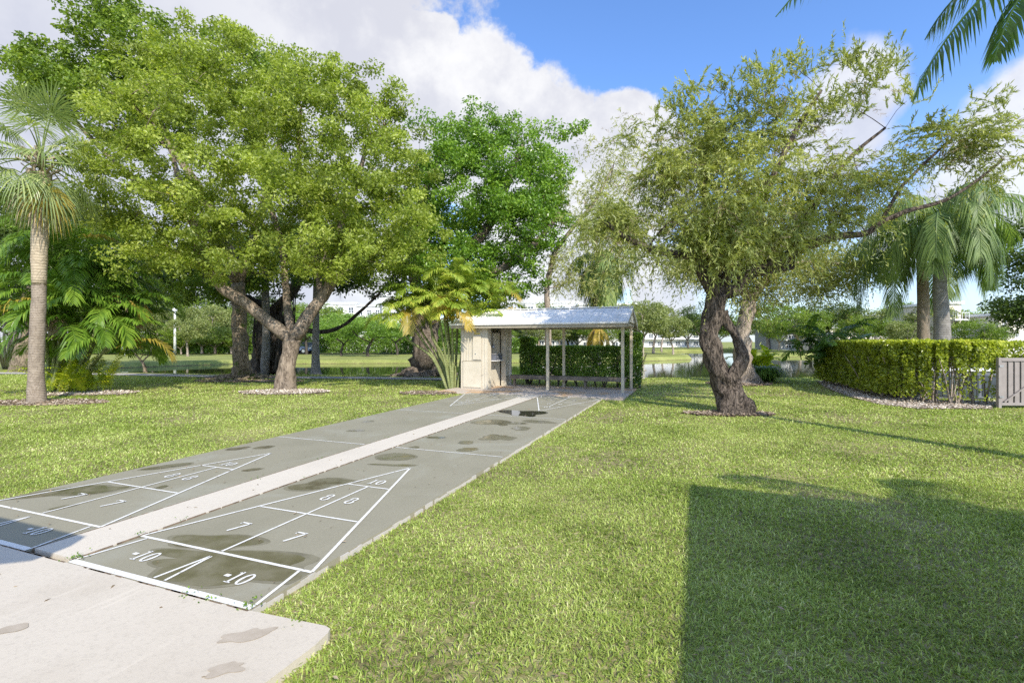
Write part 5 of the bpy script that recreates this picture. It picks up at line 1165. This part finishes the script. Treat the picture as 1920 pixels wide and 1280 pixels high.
# near-side left trees filling behind palms
Yl_ = 27.5; b = G(45, 694); 
limbs = [PL([b+[0, 0, -.2], P(48, 660, Yl_), P(38, 620, Yl_), P(25, 600, Yl_)], [.7, .5, .4, .35]), PL([P(-10, 580, Yl_), P(-50, 540, Yl_)], [.25, .15], 3), PL([P(50, 560, Yl_), P(80, 500, Yl_), P(110, 440, Yl_)], [.25, .2, .12], 3)]
E = px_ells([(40, 470, 120, 70, 0, 4), (160, 470, 110, 60, 2, 4), (-40, 520, 60, 50, 0, 3), (230, 440, 70, 50, 3, 3), (90, 400, 80, 50, 2, 3), (10, 420, 60, 60, 0, 2)], Yl_)
leafy_tree('spreading_tree', 'dark spreading tree with leaning trunk behind the fan palm at far left', 'tree', b, limbs, E, 340, .75, 80, .21, .12, 'lf_dark', 'bk_tall', 15)
Yr = 24; b = np.array([(1960-960)*Yr/F, Yr, 0])
limbs = [PL([b+[0, 0, -.2], b+[0, 0, 2], b+[0, 0, 3.5]], [.4, .3, .28])]
E = px_ells([(1930, 540, 50, 60, 0, 2), (1925, 450, 45, 50, 0, 2), (1890, 440, 25, 20, 0, 1), (1960, 590, 60, 40, 0, 2), (1895, 580, 22, 20, 0, .8)], Yr)
leafy_tree('edge_tree', 'dark leafy tree cut by the right edge of the picture', 'tree', b, limbs, E, 130, .6, 100, .17, .09, 'lf_dark', 'bk_dark', 16)
# bare spreading shrub by the path
b = G(273, 697); Ys = b[1]
limbs = [PL([b+[0, 0, -.1], P(270, 685, Ys), P(266, 678, Ys)], [.10, .07, .06]), PL([P(280, 665, Ys), P(292, 650, Ys), P(305, 640, Ys)], [.04, .03, .02], 2), PL([P(255, 665, Ys), P(245, 652, Ys)], [.04, .025], 2)]
E = px_ells([(265, 655, 40, 14, 0, 1), (300, 660, 30, 16, 0, .8), (240, 645, 30, 12, 0, .8), (290, 640, 30, 12, 0, .8)], Ys)
leafy_tree('lake_shrub', 'small dark spreading shrub tree at the water edge left of the mossy trunk', 'shrub', b, limbs, E, 80, .22, 34, .09, .035, 'lf_dark', 'bk_tall', 17, tip=.008)
# far hedges across the lake
hedge('far_hedge', 'long clipped hedge along the far car park at centre', [((600-960)*66/F, 66), ((860-960)*66/F, 66), ((1000-960)*66/F, 66)], 1.4, 2.0, 0, 30000, .24, .16, 'lf_hedge2', 76, None, 4, 'bk_dark')
hedge('far_hedge', 'clipped hedge across the lake at left below the carport', [((180-960)*64/F, 64), ((480-960)*64/F, 64)], 1.4, 1.7, 0, 26000, .24, .16, 'lf_hedge2', 77, None, 4, 'bk_dark')

# ------------------------------------------------------------------ grass
def in_poly(x, y, poly): return sdf(x, y, poly) > 0
def grass_batch(y0, y1, dens, L, W, r, vmar=1.5):
    A = 0.5*(2*(1.07*y0+vmar)+2*(1.07*y1+vmar))*(y1-y0); n = int(A*dens)
    y = np.sqrt(r.uniform((y0+.8)**2, (y1+.8)**2, n))-.8; x = r.uniform(-1, 1, n)*(1.07*y+vmar)
    u = x*U[0]+y*U[1]; v = x*V[0]+y*V[1]; j = r.normal(size=n)*.012
    ej = .03*np.sin(u*3.1)+.02*np.sin(u*7.7)
    k = ~((v > -6.80+j+ej+.05) & (v < -2.545+j+.4*ej) & (u > 2.0) & (u < 14.2)) & ~((u < 2.25+j) & (v < -1.93+j)) & ~((u > 14.1) & (u < 17.41+j) & (v > -8.02+j) & (v < -1.94+j))
    x, y = x[k], y[k]
    for p_ in BEDS:
        kk = ~((sdf(x, y, p_) > .05+r.normal(size=len(x))*.04) & (r.uniform(0, 1, len(x)) < .985)); x, y = x[kk], y[kk]
    kk = sdf(x, y, LAKE) < -.3; x, y = x[kk], y[kk]
    pth_ = (np.abs(y-np.interp(x, [-30, -21, -15, -11, -6.3, -1, 3, 9, 16, 30], [26, 25.0, 23.6, 22.8, 22.3, 21.2, 20.9, 20.9, 21.2, 21.8])) < .58); pth_ &= x < -.4; x, y = x[~pth_], y[~pth_]
    dp = np.sin(x*1.3+.7+1.2*np.sin(y*.8))*np.sin(y*1.05-.4+np.sin(x*1.7))+.35*np.sin(x*5.3+y*2.9)*np.sin(y*6.1-x*2); kk = r.uniform(0, 1, len(x)) > .55*np.clip((dp-.4)/.5, 0, 1); x, y = x[kk], y[kk]
    n = len(x); z = lawn_z(x, y) if y1 > 18 else np.full(n, -.05)
    p0 = np.stack([x, y, z-.005], 1); fld = 3*np.sin(x*2.3+1.3*np.sin(y*3.1))+3*np.sin(y*2.9+1.7*np.sin(x*2.1)); a = fld+r.normal(size=n)*2.2; lean = np.clip(np.abs(r.normal(size=n))*.6+.35, 0, 1.45)
    patch = .5+.5*np.sin(x*1.9+np.sin(y*1.3)*1.5)*np.sin(y*1.7+1+np.sin(x*.9))
    l = L*r.uniform(.55, 1.25, n)*(.8+.4*patch)
    h = np.stack([np.cos(a), np.sin(a), 0*a], 1); b_ = a+PI/2+r.normal(size=n)*.5; s = np.stack([np.cos(b_), np.sin(b_), 0*a], 1)*(W*r.uniform(.7, 1.2, n)/2)[:, None]
    zz = np.array([0, 0, 1.]); cl = np.cos(lean)[:, None]; sl = np.sin(lean)[:, None]; l = l[:, None]
    p1 = p0+(h*sl*.6+zz*cl)*l*.55; p2 = p1+(h*(sl*1.5+.2)+zz*(cl*.55-.1))*l*.5
    vv = np.stack([p0-s*.8, p0+s*.8, p1-s, p1+s, p2], 1).reshape(-1, 3); B = np.arange(n)[:, None]*5
    dry = np.clip(.5*np.sin(x*.8+2+np.sin(y*.9))*np.sin(y*.55+.4)+.5*np.sin(x*3.3+y*1.7)*np.sin(y*4.1-x), -.3, 1)
    ti = np.clip(r.beta(2, 3, n)*.95+(r.uniform(0, 1, n) < .13+.16*dry)*.5-.12*(patch-.5), 0, 1)
    return vv, B+[[0, 1, 3, 2]], B+[[2, 3, 4]], ti
r = np.random.default_rng(90); VV, QQ, TT, TI = [], [], [], []; off = 0
for (y0, y1, dens, L, W) in [(1.7, 3.6, 7500, .046, .0072), (3.6, 6, 5000, .048, .0085), (6, 10, 2100, .052, .012), (10, 15, 800, .058, .019), (15, 25, 270, .065, .03)]:
    v, q, t_, ti = grass_batch(y0, y1, dens, L, W, r); VV.append(v); QQ.append(q+off); TT.append(t_+off); TI.append(ti); off += len(v)
print('grass blades', off//5)
tag(mesh('grass', np.concatenate(VV), [np.concatenate(QQ), np.concatenate(TT)], M['grass'], tint=np.r_[np.concatenate(TI), np.concatenate(TI)]), 'short green lawn grass around the courts', 'grass', kind='stuff')
# dead leaves and small litter on lawn and slab : stuff
r = np.random.default_rng(91); n = 900
x = r.uniform(-6, 9, n); y = r.uniform(2.2, 14, n); k = np.abs(x) < y*1.1; x, y = x[k], y[k]; n = len(x)
c = np.stack([x, y, np.full(n, .014)], 1); v, f = leaf_quads(c, r.normal(size=(n, 3))*[1, 1, .15], r.normal(size=(n, 3))*.3+[0, 0, 1.], r.uniform(.018, .05, n), r.uniform(.008, .022, n))
tag(mesh('leaf_litter', v, [f], M['fr_dead'], tint=r.uniform(0, 1, n)), 'scattered dry leaves on lawn and courts', 'leaves', kind='stuff')
# weeds in the joints
r = np.random.default_rng(92); cs = []
for (vv_, uu, n_) in [(-4.40, 2.27, 60), (-4.402, 2.75, 20), (-4.398, 3.1, 14), (-2.6, 2.24, 60), (-2.9, 2.20, 24), (-3.1, 2.205, 30), (-2.2, 2.24, 40), (-4.92, 4.4, 14), (-4.92, 5.4, 14), (-4.40, 4.6, 10), (-4.92, 7, 14)]:
    for _ in range(n_//2): q = uv(uu+r.normal()*.035, vv_+r.normal()*.035, .012+r.uniform(0, .02)); cs.append(q)
cs = np.array(cs); n = len(cs); v, f = leaf_quads(cs, r.normal(size=(n, 3)), r.normal(size=(n, 3))*.5+[0, 0, 1.], .022, .012)
tag(mesh('weeds', v, [f], M['lf_hedge2'], tint=r.uniform(0, .9, n)), 'small weeds growing in the slab joints', 'weeds', kind='stuff')
# dark dirt joint lines
mb = MB(); rr_ = np.random.default_rng(93)
for (v_, a, b_) in [(-4.92, 2.25, 14.1), (-4.40, 2.25, 14.1)]:
    u_ = a
    while u_ < b_:
        l = rr_.uniform(.05, .3); mb.box(v_-.004, v_+.004, u_, min(u_+l, b_), -.02, .0095+.002*rr_.uniform()); u_ += l+rr_.uniform(.0, .05)
for _ in range(60):
    x_ = rr_.uniform(-7, -2.6); mb.box(x_, x_+rr_.uniform(.03, .12), 2.188, 2.197+rr_.uniform(0, .006), -.02, .0135)
uvroot_mesh(mb, 'joint_dirt', M['bed_dark'])

# ------------------------------------------------------------------ world, sun, camera
EL = math.radians(37); SDIR = Vector((-.4226*math.cos(EL), .9063*math.cos(EL), -math.sin(EL)))
sl = bpy.data.lights.new('sun', 'SUN'); sl.energy = 2.7; sl.angle = math.radians(.5); sl.color = (1.0, .925, .80)
so = bpy.data.objects.new('sun', sl); COL.objects.link(so); so.rotation_euler = SDIR.to_track_quat('-Z', 'Y').to_euler(); so.location = (0, 0, 40)
w = bpy.data.worlds.new('World'); scene.world = w; w.use_nodes = True; t = NT(w.node_tree)
sky = t.n('ShaderNodeTexSky', sky_type='NISHITA'); sky.sun_disc = False; sky.sun_elevation = EL; sky.sun_rotation = math.radians(155)
sky.air_density = 1.0; sky.dust_density = .6; sky.ozone_density = 2.2
d = t.n('ShaderNodeTexCoord').outputs['Generated']; dn = t.vm('NORMALIZE', d)
wn = t.noise(dn, 3.2, 8, .6, .0, out=1); wv = t.vm('SUBTRACT', wn, (.5, .5, .5))
wsc = t.n('ShaderNodeVectorMath', operation='SCALE'); t.set(wsc.inputs[0], wv); wsc.inputs['Scale'].default_value = .13; dw = t.vm('ADD', dn, wsc.outputs[0])
field = None
def cdir(px, py): v_ = Vector(((px-960)/F, 1, (640-py)/F)); v_.normalize(); return tuple(v_)
def cl(px, py, rad, sx=1.0):
    global field
    c = cdir(px, py); q_ = t.vm('SUBTRACT', dw, c); q_ = t.vm('MULTIPLY', q_, (1/(rad*sx), 1/rad, 1/rad)); ln = t.n('ShaderNodeVectorMath', operation='LENGTH'); t.set(ln.inputs[0], q_)
    v_ = t.m('SUBTRACT', 1.0, ln.outputs['Value']); field = v_ if field is None else t.m('MAXIMUM', field, v_)
for a in [(130, 60, .48), (440, 130, .28), (690, 225, .19), (610, 70, .09), (890, 245, .165), (1010, 285, .155), (1165, 260, .095), (1180, 345, .15), (800, 90, .07), (-300, 200, .8), (60, 400, .5), (1060, 430, .2),
          (1590, 170, .08), (1545, 270, .09), (1900, 235, .075), (1850, 370, .10), (1960, 170, .06), (1680, 460, .06), (1250, 540, .10), (2300, 330, .25)]: cl(*a)
fb = t.noise(dn, 6.0, 10, .62); fb2 = t.noise(dn, 20, 6, .6)
dens = t.m('ADD', field, t.m('ADD', t.m('MULTIPLY', t.m('SUBTRACT', fb, .5), .75), t.m('MULTIPLY', t.m('SUBTRACT', fb2, .5), .18)))
raw_ = dens; dens = t.smooth(raw_, .0, .13)
sx_ = t.n('ShaderNodeSeparateXYZ'); t.set(sx_.inputs[0], dn); rg_ = t.smooth(sx_.outputs[0], .25, .42)
dens = t.m('ADD', t.m('MULTIPLY', dens, t.m('SUBTRACT', 1.0, rg_)), t.m('MULTIPLY', t.m('MULTIPLY', t.smooth(raw_, -.05, .42), .9), rg_))
bg_n = t.smooth(t.noise(dn, 2.2, 7, .6), .52, .66)
sep = t.n('ShaderNodeSeparateXYZ'); t.set(sep.inputs[0], dn)
back = t.smooth(sep.outputs[1], .15, -.25); dens = t.m('MAXIMUM', dens, t.m('MULTIPLY', back, t.m('MULTIPLY', bg_n, .8)))
shade = t.smooth(t.m('ADD', t.noise(t.vm('ADD', dn, (.03, .0, -.05)), 4.2, 8, .55), t.m('MULTIPLY', t.m('SUBTRACT', t.noise(dw, 13, 6, .6), .5), .45)), .36, .64)
left = t.smooth(sep.outputs[0], -.12, -.62)
ccol = t.mix(t.m('MULTIPLY', shade, .72), (1.2, 1.19, 1.18), (.76, .77, .87))
ccol = t.mix(t.m('MULTIPLY', left, .55), ccol, (.66, .69, .84))
hz = t.smooth(sep.outputs[2], .42, .0)
skc = t.mix(1.0, sky.outputs[0], (.67, .85, 1.10), 'MULTIPLY')
bgs = t.n('ShaderNodeBackground'); t.set(bgs.inputs[0], skc); bgs.inputs[1].default_value = .13
bgc = t.n('ShaderNodeBackground'); t.set(bgc.inputs[0], ccol); t.set(bgc.inputs[1], t.m('ADD', .40, t.m('MULTIPLY', back, .55)))  # clouds behind the camera set brighter as added fill for the shadows
mx = t.n('ShaderNodeMixShader'); t.set(mx.inputs[0], t.m('MAXIMUM', t.m('MULTIPLY', dens, .95), t.m('MULTIPLY', hz, .5))); t.t.links.new(bgs.outputs[0], mx.inputs[1]); t.t.links.new(bgc.outputs[0], mx.inputs[2])
ow = t.n('ShaderNodeOutputWorld'); t.t.links.new(mx.outputs[0], ow.inputs[0])

cam = bpy.data.cameras.new('camera'); cam.sensor_width = 36; cam.lens = F/1920*36; cam.clip_start = .05; cam.clip_end = 3000
co = bpy.data.objects.new('camera', cam); COL.objects.link(co); co.location = (0, 0, CH); co.rotation_euler = (PI/2, 0, 0); scene.camera = co
scene.view_settings.view_transform = 'Standard'; scene.view_settings.look = 'None'; scene.view_settings.gamma = 1; scene.view_settings.exposure = 1.12
scene.render.engine = 'CYCLES'; c = scene.cycles; c.max_bounces = 7; c.diffuse_bounces = 4; c.glossy_bounces = 3; c.transmission_bounces = 4; c.transparent_max_bounces = 4
c.use_denoising = False
try: c.denoiser = 'OPENIMAGEDENOISE'
except Exception: pass
c.sample_clamp_indirect = 3; c.use_adaptive_sampling = False
